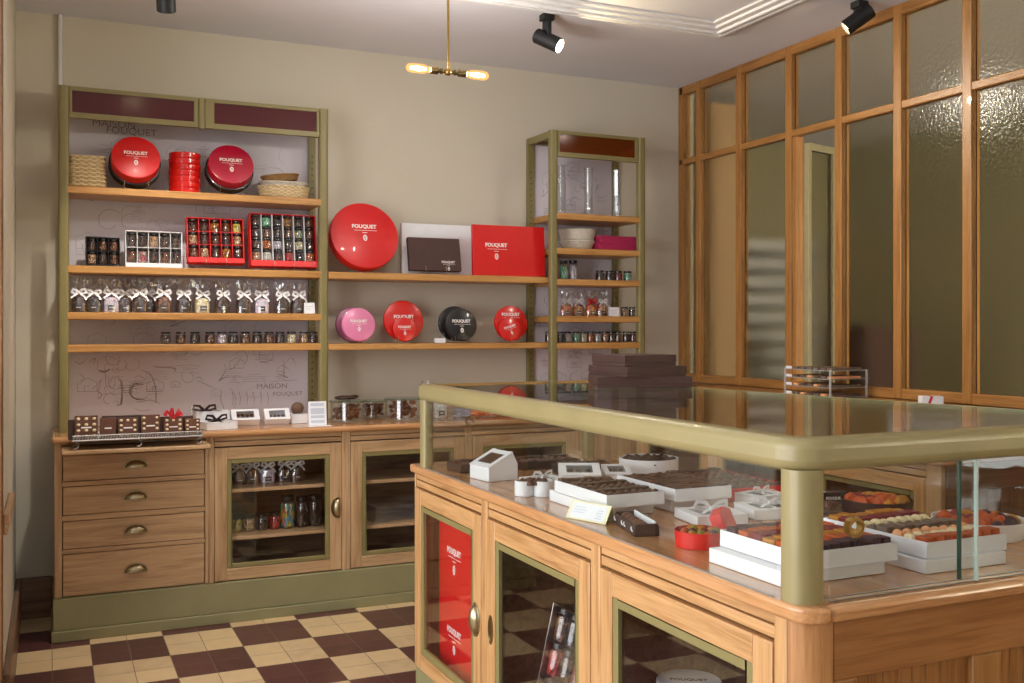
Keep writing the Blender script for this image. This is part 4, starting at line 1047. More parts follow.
# ------------------------------------------------------------------ slim unit
for k, u in enumerate((561.5, 588.5, 617)):
    y = 5.32 if k else 5.30
    t = thing('crystal_tube', ['tall crystal tube against the front post of the slim unit', 'tall crystal tube in the middle of the slim unit', 'bright faceted crystal tube next to the partition'][k], 'vase', (gx(u, y), y, 2.088 + E), (0, 0, R(22.5)), 'crystal tubes on the slim unit')
    MB().lathe([(0, 0), (.026, 0), (.028, .006), (.026, .02), (.026, .285), (.029, .295), (.026, .298), (.022, .29), (.022, .03), (0, .026)], n=8 if k == 2 else 16).build('tube', 'crystal', t)
    mb = MB()
    for q in range(6): mb.ball((random.uniform(-.01, .01), random.uniform(-.008, .008), .035 + .014 * q if k < 2 else .21 + .014 * q), .009, 8, 5)
    mb.build('glass_pebble', 'crystal', t)
x, w, z, h = span(560.5, 593.5, 224.5, 245, 5.33)
for k in range(2):
    o = oval_basket(w * (.96, 1)[k], w * (.96, 1)[k], (.052, .060)[k], 'wicker_white', taper=(.36, .42)[k]); o.location = (x, 5.33, 1.887 + E + k * .0585); tag(o, ['lower of two nested round white wicker bowls', 'upper of two nested round white wicker bowls'][k], 'basket', 'white wicker bowls')
x, w, z, h = span(592.5, 636.5, 232, 246, 5.29)
for k in range(2):
    o = flat_basket(w * (1 - .04 * k), .16, .040, 'wicker_magenta')(); o.matrix_basis = TR(x + .003 * k, 5.30, 1.887 + E + .0415 * k); tag(o, ['magenta rectangular woven basket under its twin', 'magenta rectangular woven basket lying on its twin'][k], 'basket', 'magenta baskets')
Zs = 1.708
jar('mint', TR(gx(563.5, 5.29), 5.29, Zs + E), .052, .112, 'tall mint-green jar on the slim unit', 'tall jars on the slim unit')
jar('lilac', TR(gx(573, 5.30), 5.30, Zs + E), .054, .118, 'tall dark and lilac jar beside the mint-green jar', 'tall jars on the slim unit')
for k, (u, kd, lb) in enumerate(((600, 'dark', 'dark little jar, first of four below the magenta baskets'), (609.5, 'cocoa', 'dark little jar beside the ruby jar'), (618, 'ruby', 'ruby-red little jar below the magenta baskets'), (627.5, 'mint', 'mint-green little jar below the magenta baskets'))):
    jar(kd, TR(gx(u, 5.30), 5.30, Zs + E), .054, .062, lb, 'four little jars on the slim unit')
Zs = 1.495
for k, (u, kd, rb, lb) in enumerate(((566, 'orange', 'white', 'gift bag of orange sweets by the slim unit post'), (579, 'amber', 'white', 'gift bag of amber sweets with white bow on the slim unit'), (591, 'orange', 'red', 'gift bag with red bow on the slim unit'), (603, 'tan', 'white', 'gift bag of tan sweets behind the white card on the slim unit'))):
    bag('s%d' % k, kd, rb, 40 + k, TR(gx(u, 5.32), 5.32 + .015 * (k % 2), Zs + E) @ RZ(random.uniform(-10, 10)) @ SC(.92), lb, 'gift bags on the slim unit')
price_card('price_card', 'pale price card before the gift bags on the slim unit', gx(614, 5.26), 5.25, Zs + E, .068, .056, prints=LINES)
jar('tan', TR(gx(624.5, 5.31), 5.31, Zs + E), .046, .058, 'tan little jar beside the pale price card', 'jars beside the price card')
jar('dark', TR(gx(632, 5.31), 5.31, Zs + E), .042, .058, 'dark little jar beside the post, next to the tan jar', 'jars beside the price card')
Zs = 1.340
for k, (u, kd) in enumerate(((548.5, 'dark'), (561, 'cocoa'), (568, 'white'), (576, 'mint'), (583.5, 'cream'), (590.5, 'orange'), (597.5, 'white'), (605, 'tan'), (611.5, 'brown'), (618, 'brown'), (626, 'dark'), (633, 'ruby'))):
    jar(kd, TR(gx(u, 5.30), 5.30, Zs + E), .045, .064, 'little jar, %s from the wall shelf in the slim unit bottom row' % ORD[k], 'bottom row of jars on the slim unit')

# ------------------------------------------------------------------ on the pull-out board: pewter tray of chocolate slabs
t = thing('pewter_tray', 'pewter gallery tray on curled feet, on the pull-out board', 'tray', (.365, 4.908, .8858))
mb = MB(); mb.box(-.275, .275, -.072, .072, .036, .041); mb.build('plate', 'steel', t, .002)
mb = MB()
def gallery(x0, y0, x1, y1):
    L = math.hypot(x1 - x0, y1 - y0); n = int(L / .0115); ux, uy = (x1 - x0) / L, (y1 - y0) / L
    P = lambda q, z, o=0: (x0 + ux * q - uy * o, y0 + uy * q + ux * o, z)
    mb.tube([P(0, .041), P(L, .041)], .0045, 6); mb.tube([P(0, .062), P(L, .062)], .0035, 6)
    for k in range(n):
        q = (k + .5) * L / n; mb.strip([P(q - .004, .043), P(q, .052), P(q + .004, .061)], .0065, (uy, -ux, 0), .0012)
gallery(-.275, -.072, .275, -.072); gallery(.275, -.072, .275, .072); gallery(-.275, .072, -.275, -.072); gallery(.275, .072, -.275, .072)
mb.build('gallery', 'steel', t)
for x, y in ((-.262, -.062), (0, -.062), (.262, -.062), (-.262, .062), (.262, .062)):
    MB().tube([(x, y, .036), (x + .010, y, .028), (x + .012, y, .016), (x + .003, y, .006), (x - .006, y, .005), (x - .008, y, .010)], .004, 7).build('foot', 'steel', t)
def slab(label, x, y, w, h, dots, mat='choc_milk', lean=10, z=.9275, rz=0, band=True):
    t = thing('chocolate_slab', label, 'chocolate', (x, y, z), (R(-lean), 0, R(rz)), 'chocolate slabs on the pewter tray')
    b = MB().box(-w / 2, w / 2, -.009, .009, 0, h).build('bar', mat, t, .002)
    if dots:
        mb = MB()
        for i in range(3):
            for j in range(4):
                if dots == 2 and i == 1 and j in (1, 2): continue
                if dots == 3 and not (i != 1): continue
                mb.ball((-w * .34 + i * w * .34, -.010, h * (.14 + .24 * j)), min(w, h) * .085, 8, 5, (1, .5, .85))
        mb.build('cream_dot', 'cream', b)
    if band: MB().box(-w * .22, w * .22, -.0104, -.0094, h * .47, h * .53).build('label_print', 'white_print', b)
    return t
yt = 4.865
for u0, u1, v0, dt, lb in ((74.6, 98, 416, 1, 'dark slab dotted with twelve cream nuts at the wall corner end of the pewter tray'), (100, 116, 418, 0, 'plain dark slab beside the twelve-dotted slab on the pewter tray'),
                           (118, 138, 418, 2, 'slab with a ring of cream dots in the middle of the pewter tray'), (141, 160, 415, 3, 'tall slab with dots down both sides on the pewter tray'),
                           (164, 183, 418, 2, 'dotted slab under the red bow on the pewter tray'), (185, 200, 419, 3, 'last small dotted slab at the white boxes end of the tray')):
    slab(lb, (gx(u0, yt) + gx(u1, yt)) / 2, yt, gx(u1, yt) - gx(u0, yt), gz(u0, v0, yt) - .9275, dt)
for k, (u, lb) in enumerate(((71, 'plain slab edge showing beside the twelve-dotted slab'), (110, 'plain slab standing behind the plain dark slab'), (131, 'plain slab behind the ring-dotted slab'), (154, 'plain slab behind the tall slab'), (177, 'plain slab behind the bow slab'))):
    y = 4.905; slab(lb, gx(u, y) + .03, y, .085, .088, 0, 'choc', 10, band=False)
o = MB().box(-.09, .09, -.012, .012, 0, .024).build('long_box', 'brown_box_dark', None, .002); o.location = (gx(123, 4.95), 4.958, .9272)
tag(o, 'long dark box lying behind the slabs on the tray', 'box')
o.scale = (1, 1, 4.0)
mb = MB()
for k in range(7):
    a = k * .9; l = .03 + .008 * (k % 3)
    mb.strip([(0, 0, 0), (l * math.cos(a) * .6, l * math.sin(a) * .3, l * .6), (l * math.cos(a), l * math.sin(a) * .5, l * .9 + .01 * (k % 2)), (l * 1.3 * math.cos(a), l * .6 * math.sin(a), l * .4)], .011, (0, -1, .3), .0008)
mb.ball((0, 0, .006), .010)
o = mb.build('ribbon_bow', 'ribbon_red'); o.location = (gx(174, 4.865), 4.872, 1.008); tag(o, 'curly red ribbon bow on a slab of the pewter tray', 'bow')
t = thing('glass_bottle', 'small clear glass bottle at the back of the pewter tray', 'bottle', (gx(192, 4.955), 4.953, .9275))
MB().lathe([(0, 0), (.022, 0), (.024, .006), (.024, .06), (.010, .085), (.009, .11), (.006, .11), (.006, .085), (.019, .058), (.019, .008), (0, .006)], n=16).build('body', 'jar_glass', t)
MB().lathe([(0, .104), (.0055, .104), (.009, .125), (0, .135)], n=12).build('stopper', 'crystal', t)

# ------------------------------------------------------------------ white boxes along the worktop
def bow_mb(r=.03, w=.010, seed=1, tails=True):
    rnd = random.Random(seed); mb = MB()
    for sg in (-1, 1):
        mb.strip([(0, 0, .002), (sg * r * .5, -r * .2, r * .55), (sg * r, -r * .1, r * .6), (sg * r * 1.1, 0, r * .25), (sg * r * .5, .0, .004), (0, 0, .002)], w, (0, 1, .4), .0006)
        if tails: mb.strip([(0, 0, .003), (sg * r * .6, -r * .8, .010), (sg * r * (1.1 + .2 * rnd.random()), -r * 1.3, .004)], w * .85, (0, 0, 1), .0006)
    mb.ball((0, 0, .005), w * .6, 8, 5); return mb
def window_box(label, m, w, d, h, ribbon=None, fill='choc', group=None, seed=1, name='window_box', grid=(3, 3)):
    """white carton with a framed opening in its lid, sweets inside"""
    t = thing(name, label, 'box', group=group); t.matrix_basis = m
    mb = MB(); f = .18; a, b = w / 2, d / 2; wi, di = a * (1 - 2 * f), b * (1 - 2 * f); th = .002
    mb.box(-a, a, -b, b, 0, th); mb.box(-a, -a + th, -b, b, th, h); mb.box(a - th, a, -b, b, th, h); mb.box(-a + th, a - th, -b, -b + th, th, h); mb.box(-a + th, a - th, b - th, b, th, h)
    mb.build('carton', 'white', t, .0008)
    mb = MB(); mb.box(-a - .001, a + .001, -b - .001, -di, h, h + .003); mb.box(-a - .001, a + .001, di, b + .001, h, h + .003); mb.box(-a - .001, -wi, -di, di, h, h + .003); mb.box(wi, a + .001, -di, di, h, h + .003)
    l = mb.build('lid', 'white', t, .0008)
    MB().box(-wi, wi, -di, di, h + .0005, h + .0012).build('window_film', 'film', l)
    rnd = random.Random(seed); nx, ny = grid; mb = MB()
    for i in range(nx):
        for j in range(ny):
            mb.ball((-wi + 2 * wi * (i + .5) / nx, -di + 2 * di * (j + .5) / ny, h * .62), min(wi / nx, di / ny) * .92, 8, 5, (1, 1, .55))
    mb.build('sweets', fill if isinstance(fill, str) else fill, t)
    if ribbon:
        bow_mb(min(w, d) * .32, min(w, d) * .09, seed).xf(TR(0, 0, h + .0035)).build('ribbon_bow', ribbon, t)
        MB().box(-w * .045, w * .045, -b - .0016, b + .0016, h + .0031, h + .0037).build('ribbon', ribbon, t)
    return t
yb = 5.26
window_box('white carton with dark ribbons, first in the row past the pewter tray', TR(gx(217, 5.1), 5.12, WT + E) @ RZ(14), .155, .15, .034, 'ribbon_brown', seed=2)
o = bow_mb(.05, .014, 5); o = o.build('ribbon_bow', 'ribbon_brown'); o.location = (gx(205, 5.2) , 5.225, WT + .0792); tag(o, 'dark ribbon curl standing on the white lid behind the ribboned carton', 'bow')
o = window_box('white lid propped behind the dark-ribboned carton', TR(gx(212, 5.24), 5.25, WT + E), .16, .10, .075, None, seed=3)
window_box('white carton tilted up showing chocolates, second past the pewter tray', TR(gx(243.5, yb), yb - .055, WT + .001) @ RZ(-2) @ RX(40) @ TR(0, .0375, 0), .135, .075, .04, None, seed=4, grid=(4, 2))
window_box('white carton tilted up showing a brown bar, third past the pewter tray', TR(gx(275, yb), yb - .055, WT + .001) @ RX(44) @ TR(0, .036, 0), .125, .072, .04, None, seed=5, grid=(4, 1))
window_box('white carton topped by a chocolate ball, beside the tall price card', TR(gx(298, yb), yb, WT + E), .09, .08, .046, None, seed=6)
o = MB().ball((0, 0, .030), .033, 18, 12).build('chocolate_ball', 'choc_dusted'); o.location = (gx(297.5, yb), yb, WT + .0465); tag(o, 'large chocolate ball on the carton beside the price card', 'chocolate')
price_card('price_card', 'tall white price card standing at the end of the white cartons', gx(316.5, 5.10), 5.07, WT + E, .092, .122, lean=8, prints=((.12, .88, .80, .93), (.12, .88, .47, .72), (.2, .6, .62, .66), (.12, .88, .30, .42), (.12, .88, .1, .22)))
o = MB().box(-.06, .06, -.03, .03, 0, .0012).build('leaflet', 'white'); o.location = (gx(320, 5.02), 5.035, WT + E); tag(o, 'white leaflet lying flat before the tall price card', 'leaflet')

# big biscuit jars
def biscuit_jar(label, x, y, r, h, seed, lump=.6):
    t = thing('biscuit_jar', label, 'jar', (x, y, WT + E), group='glass biscuit jars')
    MB().lathe([(0, .0), (r * .9, 0), (r, .006), (r, h), (r - .004, h), (r - .004, .010), (r * .88, .006), (0, .006)], n=36).build('glass_body', 'jar_glass', t)
    MB().lathe([(0, h), (r + .006, h), (r + .008, h + .004), (r + .006, h + .009), (0, h + .010)], n=36).build('lid', clear('lid_glass%d' % seed, (.72, .84, .76, 1), extra=.05), t)
    rnd = random.Random(seed); mb = MB()
    for k in range(46):
        a = rnd.uniform(0, 6.283); q = (r - .026) * math.sqrt(rnd.random()); z = .02 + (h * lump) * rnd.random()
        mb.join(MB().ball((0, 0, 0), rnd.uniform(.012, .018), 8, 5, (1.2, .9, .6)), TR(q * math.cos(a), q * math.sin(a), z) @ RX(rnd.uniform(-50, 50)) @ RY(rnd.uniform(-50, 50)))
    o = mb.build('biscuits', 'biscuit'); o.location = (x, y, WT + E); tag(o, ['dark brown biscuits heaped in the glass jar next to the price card', 'brown biscuits in the small middle glass jar', 'brown biscuits heaped in the glass jar by the display counter'][seed - 1], 'biscuits', kind='stuff')
    return t
biscuit_jar('wide glass biscuit jar with green glass lid, next to the price card', gx(348, 5.20), 5.20, .092, .105, 1)
biscuit_jar('smaller glass biscuit jar between the two wide ones', gx(374, 5.37), 5.375, .07, .09, 2)
biscuit_jar('wide glass biscuit jar next to the display counter', gx(402, 5.20), 5.19, .092, .11, 3, .75)
mb = MB(); mb.ball((0, 0, .012), .05, 14, 8, (1.3, .6, .25)); mb.ball((.045, .0, .016), .02, 10, 6, (1.2, .8, .5))
o = mb.build('brown_pouch', 'ribbon_brown'); o.location = (gx(346, 5.2), 5.2, WT + .117); tag(o, 'small brown pouch lying on the biscuit jar lid', 'pouch')
# packets seen through the display case
bag('p0', 'white', 'white', 60, TR(gx(440, 5.25), 5.25, WT + E) @ SC(1.1), 'pale gift bag on the worktop seen past the far case post', 'packets on the worktop')
bag('p1', 'yellow', 'white', 61, TR(gx(430, 5.32), 5.35, WT + E) @ SC(1.2), 'yellow-white gift bag behind the pale one on the worktop', 'packets on the worktop')
o = MB().box(-.05, .05, -.025, .025, 0, .05).build('small_carton', plain('blue_grey_card', rgb(150, 152, 170), .5), None, .003); o.location = (gx(463, 5.25), 5.25, WT + E); tag(o, 'blue-grey small carton between the gift bags and orange packets', 'carton')
for k in range(4):
    u = 478 + k * 10
    mb = MB().ball((0, 0, .022), .045, 14, 8, (1.0, .75, .48)); o = mb.build('orange_packet', 'orange_packet'); o.location = (gx(u, 5.2), 5.2 + .012 * (k % 2), WT + E); tag(o, 'orange sweet packet on the worktop, %s from the blue-grey carton' % ORD[k], 'packet', 'orange packets')

# ------------------------------------------------------------------ inside the glazed cabinets
for k, (u, kd, lb) in enumerate(((239, 'dark', 'gift bag, first from the hinge side on the upper cabinet shelf'), (252, 'brown', 'gift bag, second from the hinge side on the upper cabinet shelf'), (267.5, 'lilac', 'pale-labelled gift bag in the middle of the upper cabinet shelf'), (284, 'cocoa', 'gift bag, fourth from the hinge side on the upper cabinet shelf'), (297, 'dark', 'gift bag, last from the hinge side on the upper cabinet shelf'))):
    y = 5.22 + .02 * (k % 2); bag(kd + 'c', kd, 'white', 70 + k, TR(gx(u, y), y, .634 + E) @ SC(.98, .98, .92), lb, 'gift bags in the glazed cabinet')
for k, (u, kd, d, h, lb) in enumerate(((237, 'yellow', .05, .075, 'yellow little jar at the hinge side of the lower cabinet shelf'), (248.5, 'tan', .06, .075, 'tan jar beside the yellow jar in the glazed cabinet'), (262, 'dark', .06, .078, 'dark little jar, third on the lower cabinet shelf'), (275, 'red', .055, .08, 'red-flecked jar beside the bright tall jar in the cabinet'), (287.5, 'rainbow', .07, .155, 'bright many-coloured tall jar in the glazed cabinet'), (302, 'cocoa', .062, .145, 'tall dark jar beside the many-coloured jar in the cabinet'), (315, 'cocoa', .068, .15, 'tall dark jar next to the handle in the glazed cabinet'))):
    jar(kd, TR(gx(u, 5.2), 5.2, .40 + E), d * 1.06, h * 1.06, lb, 'jars in the glazed cabinet')
t = thing('clear_tray', 'empty clear acrylic tray on the lower shelf of the second glazed cabinet', 'tray', (gx(395, 5.25), 5.25, .40 + E), (0, 0, R(8)))
mb = MB(); mb.box(-.17, .17, -.12, .12, 0, .004); mb.box(-.17, -.166, -.12, .12, .004, .085); mb.box(.166, .17, -.12, .12, .004, .085); mb.box(-.166, .166, .116, .12, .004, .085); mb.box(-.166, .166, -.12, -.116, .004, .085)
mb.build('tray_body', 'acrylic', t)

# island cabinets
for k, (z0, h) in enumerate(((.2158, .272), (.4888, .282))):
    t = thing('red_box', ['red box at the bottom of the two in the display counter cabinet', 'red box on top of the other in the display counter cabinet'][k], 'box', (1.36, 3.22, z0), (0, 0, R(-90)), 'red boxes in the display counter')
    b = MB().box(-.2, .2, -.085, .085, 0, h).build('body', 'red', t, .002)
    logo(.13, TR(-.05, -.0853, h * .55) @ FACE).build('lettering', 'white_print', b)
KD3 = [['brown', 'cocoa', 'dark', 'tan', 'dark'], ['red', 'dark', 'ruby', 'dark', 'cream'], ['amber', 'lilac', 'dark', 'red', 'brown'], ['dark', 'white', 'brown', 'orange', 'tan']]
rack_core('jar_rack', 'silver-edged rack of jars leaning inside the display counter', 'rack', TR(1.275, 2.455, .216) @ RZ(-90) @ RX(-13), .36, .41, 5, 4, 'steel', 'acrylic', .062, KD3,
          'jar in the silver-edged rack, %s from the red boxes, %s row', 'jars in the silver-edged rack', base=.008)
t = thing('round_box', 'round white box with dark lettering on its lid, in the display counter', 'box', (1.41, 2.05, .4938))
MB().box(1.24, 1.618, 1.495, 2.142, .475, .493).build('cabinet_shelf', 'wood_y', bpy.data.objects['display_counter'], .002, True)
MB().lathe([(0, 0), (.076, 0), (.076, .04), (.079, .042), (.079, .072), (.077, .075), (0, .075)], n=44).build('body', 'white', t)
mb = MB(); write(mb, 'FOUQUET', TR(0, -.0, .0751) @ RZ(-30), .09, 1, .02); mb.build('lettering', 'dark_print', t)

# ------------------------------------------------------------------ inside the glass case
ZCASE = WT + .0008
PIECE = {}
def piece(kind, shape, m, label, group, name, cat):
    def mk():
        if shape == 'dome':
            mb = MB().lathe([(0, 0), (.46, 0), (.5, .08), (.46, .45), (.3, .8), (.1, .95), (0, .96)], n=12)
        elif shape == 'bar':
            mb = MB().prism([(p[0], p[1]) for p in rrect(1, 1, .22, 3)], 0, 1.0)
        elif shape == 'ball':
            mb = MB().ball((0, 0, .5), .5, 12, 8)
        else:
            rnd = random.Random(17); mb = MB().ball((0, 0, .5), .5, 10, 7)
            for p in mb.v: k = 1 + .22 * math.sin(p.x * 9 + 1) * math.cos(p.y * 8); p.x *= k; p.y *= k
        o = mb.build(name, kind, None, .06 if shape == 'bar' else 0); return o
    key = (kind, shape, name)
    if key not in PIECE:
        o = mk(); PIECE[key] = o
    else:
        o = PIECE[key].copy(); C.objects.link(o)
    o.matrix_basis = m; tag(o, label, cat, group); return o
def open_tray(label, m, w, d, h, mat='white', group=None, name='confectionery_tray', floor=.6, lipmat=None):
    t = thing(name, label, 'tray', group=group); t.matrix_basis = m; a, b, th = w / 2, d / 2, .0022
    mb = MB(); mb.box(-a, a, -b, b, 0, th); mb.box(-a, -a + th, -b, b, th, h); mb.box(a - th, a, -b, b, th, h); mb.box(-a + th, a - th, -b, -b + th, th, h); mb.box(-a + th, a - th, b - th, b, th, h)
    mb.build('carton', mat, t, .0008)
    MB().box(-a + th, a - th, -b + th, b - th, th, h * floor).build('inlay', 'white' if mat == 'white' else 'brown_box_dark', t)
    return t
def box_lid(label, m, w, d, h, mat='white', group=None):
    o = MB().box(-w / 2, w / 2, -d / 2, d / 2, 0, h).build('box_lid', mat, None, .0012); o.matrix_basis = m; return tag(o, label, 'lid', group)
def fill(m, w, d, z, rows, label, group, name, cat, across='x', jit=.06, hgt=.016):
    """rows: list of (material, shape, count) laid across the tray"""
    n = len(rows)
    for i, (kind, shape, cnt) in enumerate(rows):
        for j in range(cnt):
            if across == 'x': px, py, sx, sy = -w / 2 + w * (j + .5) / cnt, -d / 2 + d * (i + .5) / n, w / cnt, d / n
            else: px, py, sx, sy = -w / 2 + w * (i + .5) / n, -d / 2 + d * (j + .5) / cnt, w / n, d / cnt
            k = .93
            piece(kind, shape, m @ TR(px, py, z) @ RZ(random.uniform(-8, 8)) @ SC(sx * k, sy * k, hgt * random.uniform(.9, 1.12)), label(kind, i) if callable(label) else label, group, name, cat)
# two white trays of chocolates
for nm, X0, X1, Ya, Yb, ox, oy, lb, grp in (('front', 1.289, 1.462, 2.238, 2.53, .004, .05, 'nearer the case post side glass', 'chocolates in the tray behind the cream card'), ('second', 1.500, 1.682, 2.245, 2.545, .008, .03, '', 'chocolates in the second white tray')):
    w, d, cx, cy = X1 - X0, Yb - Ya, (X0 + X1) / 2, (Ya + Yb) / 2
    first = nm == 'front'
    box_lid('white lid under the chocolate tray behind the cream card' if first else 'white lid under the second chocolate tray', TR(cx + ox, cy + oy, ZCASE), w - .006, d - .006, .031)
    m = TR(cx, cy, ZCASE + .0315)
    open_tray('white tray of chocolate rows just behind the cream card' if first else 'white tray of dark chocolate rows beside the first, further from the side glass', m, w, d, .034)
    rows = [('choc', 'dome', 7), ('choc_milk', 'dome', 7), ('choc', 'bar', 6), ('choc_dusted', 'dome', 7)] * 2 + [('choc', 'dome', 7), ('choc_milk', 'bar', 6)] if first else [('choc', 'bar', 6), ('choc_milk', 'bar', 6), ('choc', 'bar', 6)] * 3 + [('choc', 'dome', 6)]
    fill(m, w - .008, d - .008, .0206, rows, 'small chocolate in the tray behind the cream card' if first else 'small dark chocolate in the second white tray', grp, 'chocolate', 'chocolate', hgt=.017)
# round white box of dusted chocolates
t = thing('round_box', 'round white box full of dark chocolates at the back of the case', 'box', (1.848, 2.925, ZCASE))
MB().lathe([(0, 0), (.098, 0), (.100, .002), (.100, .054), (.0975, .054), (.0975, .036), (0, .036)], n=44).build('carton', 'white', t)
for i in range(30):
    a = i * 2.39996; q = .088 * math.sqrt((i + .5) / 30)
    piece('choc', 'dome', TR(1.848 + q * math.cos(a), 2.925 + q * math.sin(a), ZCASE + .0365) @ SC(.03, .03, .022), 'chocolate in the round white box', 'chocolates in the round white box', 'chocolate', 'chocolate')
# low brown trays at the back; far-glass pair added to imitate a brown reflection
for k, (cx, cy, w, d, rz, lb) in enumerate(((1.365, 3.25, .20, .13, 0, 'long dark chocolate tray added for the brown reflection along the far glass, by the far olive post'), (1.60, 3.23, .22, .13, 0, 'dark chocolate tray added for the brown reflection along the far glass, beside the round white box'), (1.66, 3.045, .19, .11, -4, 'dark chocolate tray before the far glass row'))):
    m = TR(cx, cy, ZCASE) @ RZ(rz); open_tray(lb, m, w, d, .028, 'brown_box_dark', name='chocolate_tray')
    fill(m, w - .01, d - .01, .0172, [('choc', 'dome', 7), ('choc_milk', 'dome', 7), ('choc', 'bar', 6), ('choc', 'dome', 7)], 'chocolate in %s' % ('the far tray by the olive post', 'the far tray beside the round box', 'the tray before the far row')[k], 'chocolates in far tray %s' % ORD[k], 'chocolate', 'chocolate', hgt=.018)
# scarlet tray
m = TR(1.862, 2.525, ZCASE)
open_tray('large scarlet tray of dark chocolates by the staff side of the case', m, .205, .36, .036, 'red')
fill(m, .195, .35, .0222, [('choc', 'dome', 6), ('choc_milk', 'dome', 6)] * 4 + [('choc', 'bar', 5)], 'dark chocolate in the scarlet tray', 'chocolates in the scarlet tray', 'chocolate', 'chocolate', hgt=.019)
# cartons by the side glass
t = thing('gable_box', 'white gable-topped carton with window, next to the far olive post', 'box', (1.320, 3.03, ZCASE), (0, 0, R(8)))
mb = MB(); mb.prism([(-.055, 0), (.055, 0), (.055, .052), (.036, .088), (-.055, .044)], -.06, .06, 1); mb.build('carton', 'white', t, .001)
sl = Matrix.Translation((-.0095, 0, .0662)) @ RY(-25.8)
MB().box(-.030, .030, -.042, .042, .0005, .002).xf(sl).build('window', 'choc', t)
mb = MB(); mb.box(-.052, .052, -.062, -.042, .0004, .003); mb.box(-.052, .052, .042, .062, .0004, .003); mb.box(-.052, -.030, -.042, .042, .0004, .003); mb.box(.030, .050, -.042, .042, .0004, .003); mb.xf(sl).build('window_frame', 'white', t, .0006)
# heart box: two lobes towards the side glass
def heart(r, n=36):
    pts = []
    for i in range(n):
        a = 2 * math.pi * i / n
        pts.append((r / 17 * 16 * math.sin(a) ** 3, r / 17 * (13 * math.cos(a) - 5 * math.cos(2 * a) - 2 * math.cos(3 * a) - math.cos(4 * a))))
    return pts
t = thing('heart_box', 'white heart-shaped box of chocolates beside the gable carton', 'box', (1.300, 2.685, ZCASE), (0, 0, R(150)))
hp = heart(.060); n = len(hp)
vs = [(p[0], p[1], 0) for p in hp] + [(p[0], p[1], .044) for p in hp] + [(p[0] * .955, p[1] * .955, .044) for p in hp] + [(p[0] * .955, p[1] * .955, .032) for p in hp]
fs = [tuple(range(n)), tuple(range(3 * n, 4 * n))[::-1]] + [(k * n + j, (k * n + (j + 1) % n), (k + 1) * n + (j + 1) % n, (k + 1) * n + j) for k in range(3) for j in range(n)]
MB().add(vs, fs).build('carton', 'white', t)
for i in range(14):
    a = i * 2.4; q = .036 * math.sqrt((i + .5) / 14)
    mm = t.matrix_basis @ TR(q * math.cos(a), q * math.sin(a) + .004, .0325) @ SC(.021, .021, .017)
    piece('choc_milk', 'dome', mm, 'chocolate in the white heart box', 'chocolates in the heart box', 'chocolate', 'chocolate')
window_box('small flat white carton with ribbon behind the heart box', TR(1.40, 2.83, ZCASE) @ RZ(10), .11, .10, .022, 'ribbon_white', seed=8)
window_box('white carton tilted on edge behind the first chocolate tray', TR(1.535, 2.84, ZCASE + .0128) @ RZ(-25) @ RX(14), .13, .10, .03, None, seed=9)
window_box('little white carton beside the tilted one', TR(1.665, 2.83, ZCASE + .010) @ RZ(-20) @ RX(12), .085, .09, .026, None, seed=10)
# cream place card
t = price_card('price_card', 'cream-edged card lettered in grey, leaning inside the side glass', 1.240, 2.262, ZCASE, .138, .050, 'cream_card', 30, ((.06, .94, .08, .92),), rz=-72)
for c in kids(t):
    if c.name.startswith('print'): c.data.materials[0] = M['white']
mb = MB()
for a, b, c, d in ((.14, .40, .66, .69), (.14, .46, .52, .55), (.14, .42, .38, .41), (.70, .86, .2, .24), (.72, .86, .34, .38), (.70, .86, .48, .52), (.74, .86, .62, .66)):
    mb.box(-.075 + a * .15, -.075 + b * .15, -.0019, -.0014, c * .056, d * .056)
mb.xf(SC(.92, 1, .893)).xf(RX(-30)).build('small_print', 'grey_print', t)
# dark moulded pack with ruffled papers
t = thing('chocolate_pack', 'open dark pack of chocolates with ruffled white papers, before the trays', 'box', (1.300, 2.115, ZCASE), (0, 0, R(-14)))
mb = MB(); mb.box(-.03, .03, -.085, .085, 0, .003); mb.box(-.03, -.027, -.085, .085, .003, .026); mb.box(.027, .03, -.085, .085, .003, .026); mb.box(-.027, .027, -.085, -.082, .003, .03); mb.box(-.027, .027, .082, .085, .003, .03)
mb.build('carton', 'brown_box_dark', t, .001)
MB().box(.020, .024, -.08, .08, .004, .034).build('paper', 'white', t, .001)
mb = MB()
for k in range(5): mb.ball((-.004, -.062 + .031 * k, .018), .017, 10, 6, (1, .85, .8))
mb.build('chocolates', 'choc_milk', t)
mb = MB()
for k in (0, 3, 4, 7): mb.tube([(-.031, -.07 + .02 * k, .010), (-.033, -.066 + .02 * k, .015), (-.031, -.062 + .02 * k, .020)], .0016, 5)
mb.build('ruffle', 'white', t)
window_box('flat white carton with white bow and long window, in front of the second tray', TR(1.535, 2.135, ZCASE) @ RZ(-8), .14, .13, .022, 'ribbon_white', seed=11)
window_box('flat white carton of white sweets with white bow', TR(1.715, 2.13, ZCASE) @ RZ(-12), .14, .12, .024, 'ribbon_white', 'cream', seed=12, grid=(4, 3))
window_box('small white carton with upright bow between scarlet tray and white sweets', TR(1.80, 2.27, ZCASE) @ RZ(10), .11, .09, .03, 'ribbon_white', seed=13)
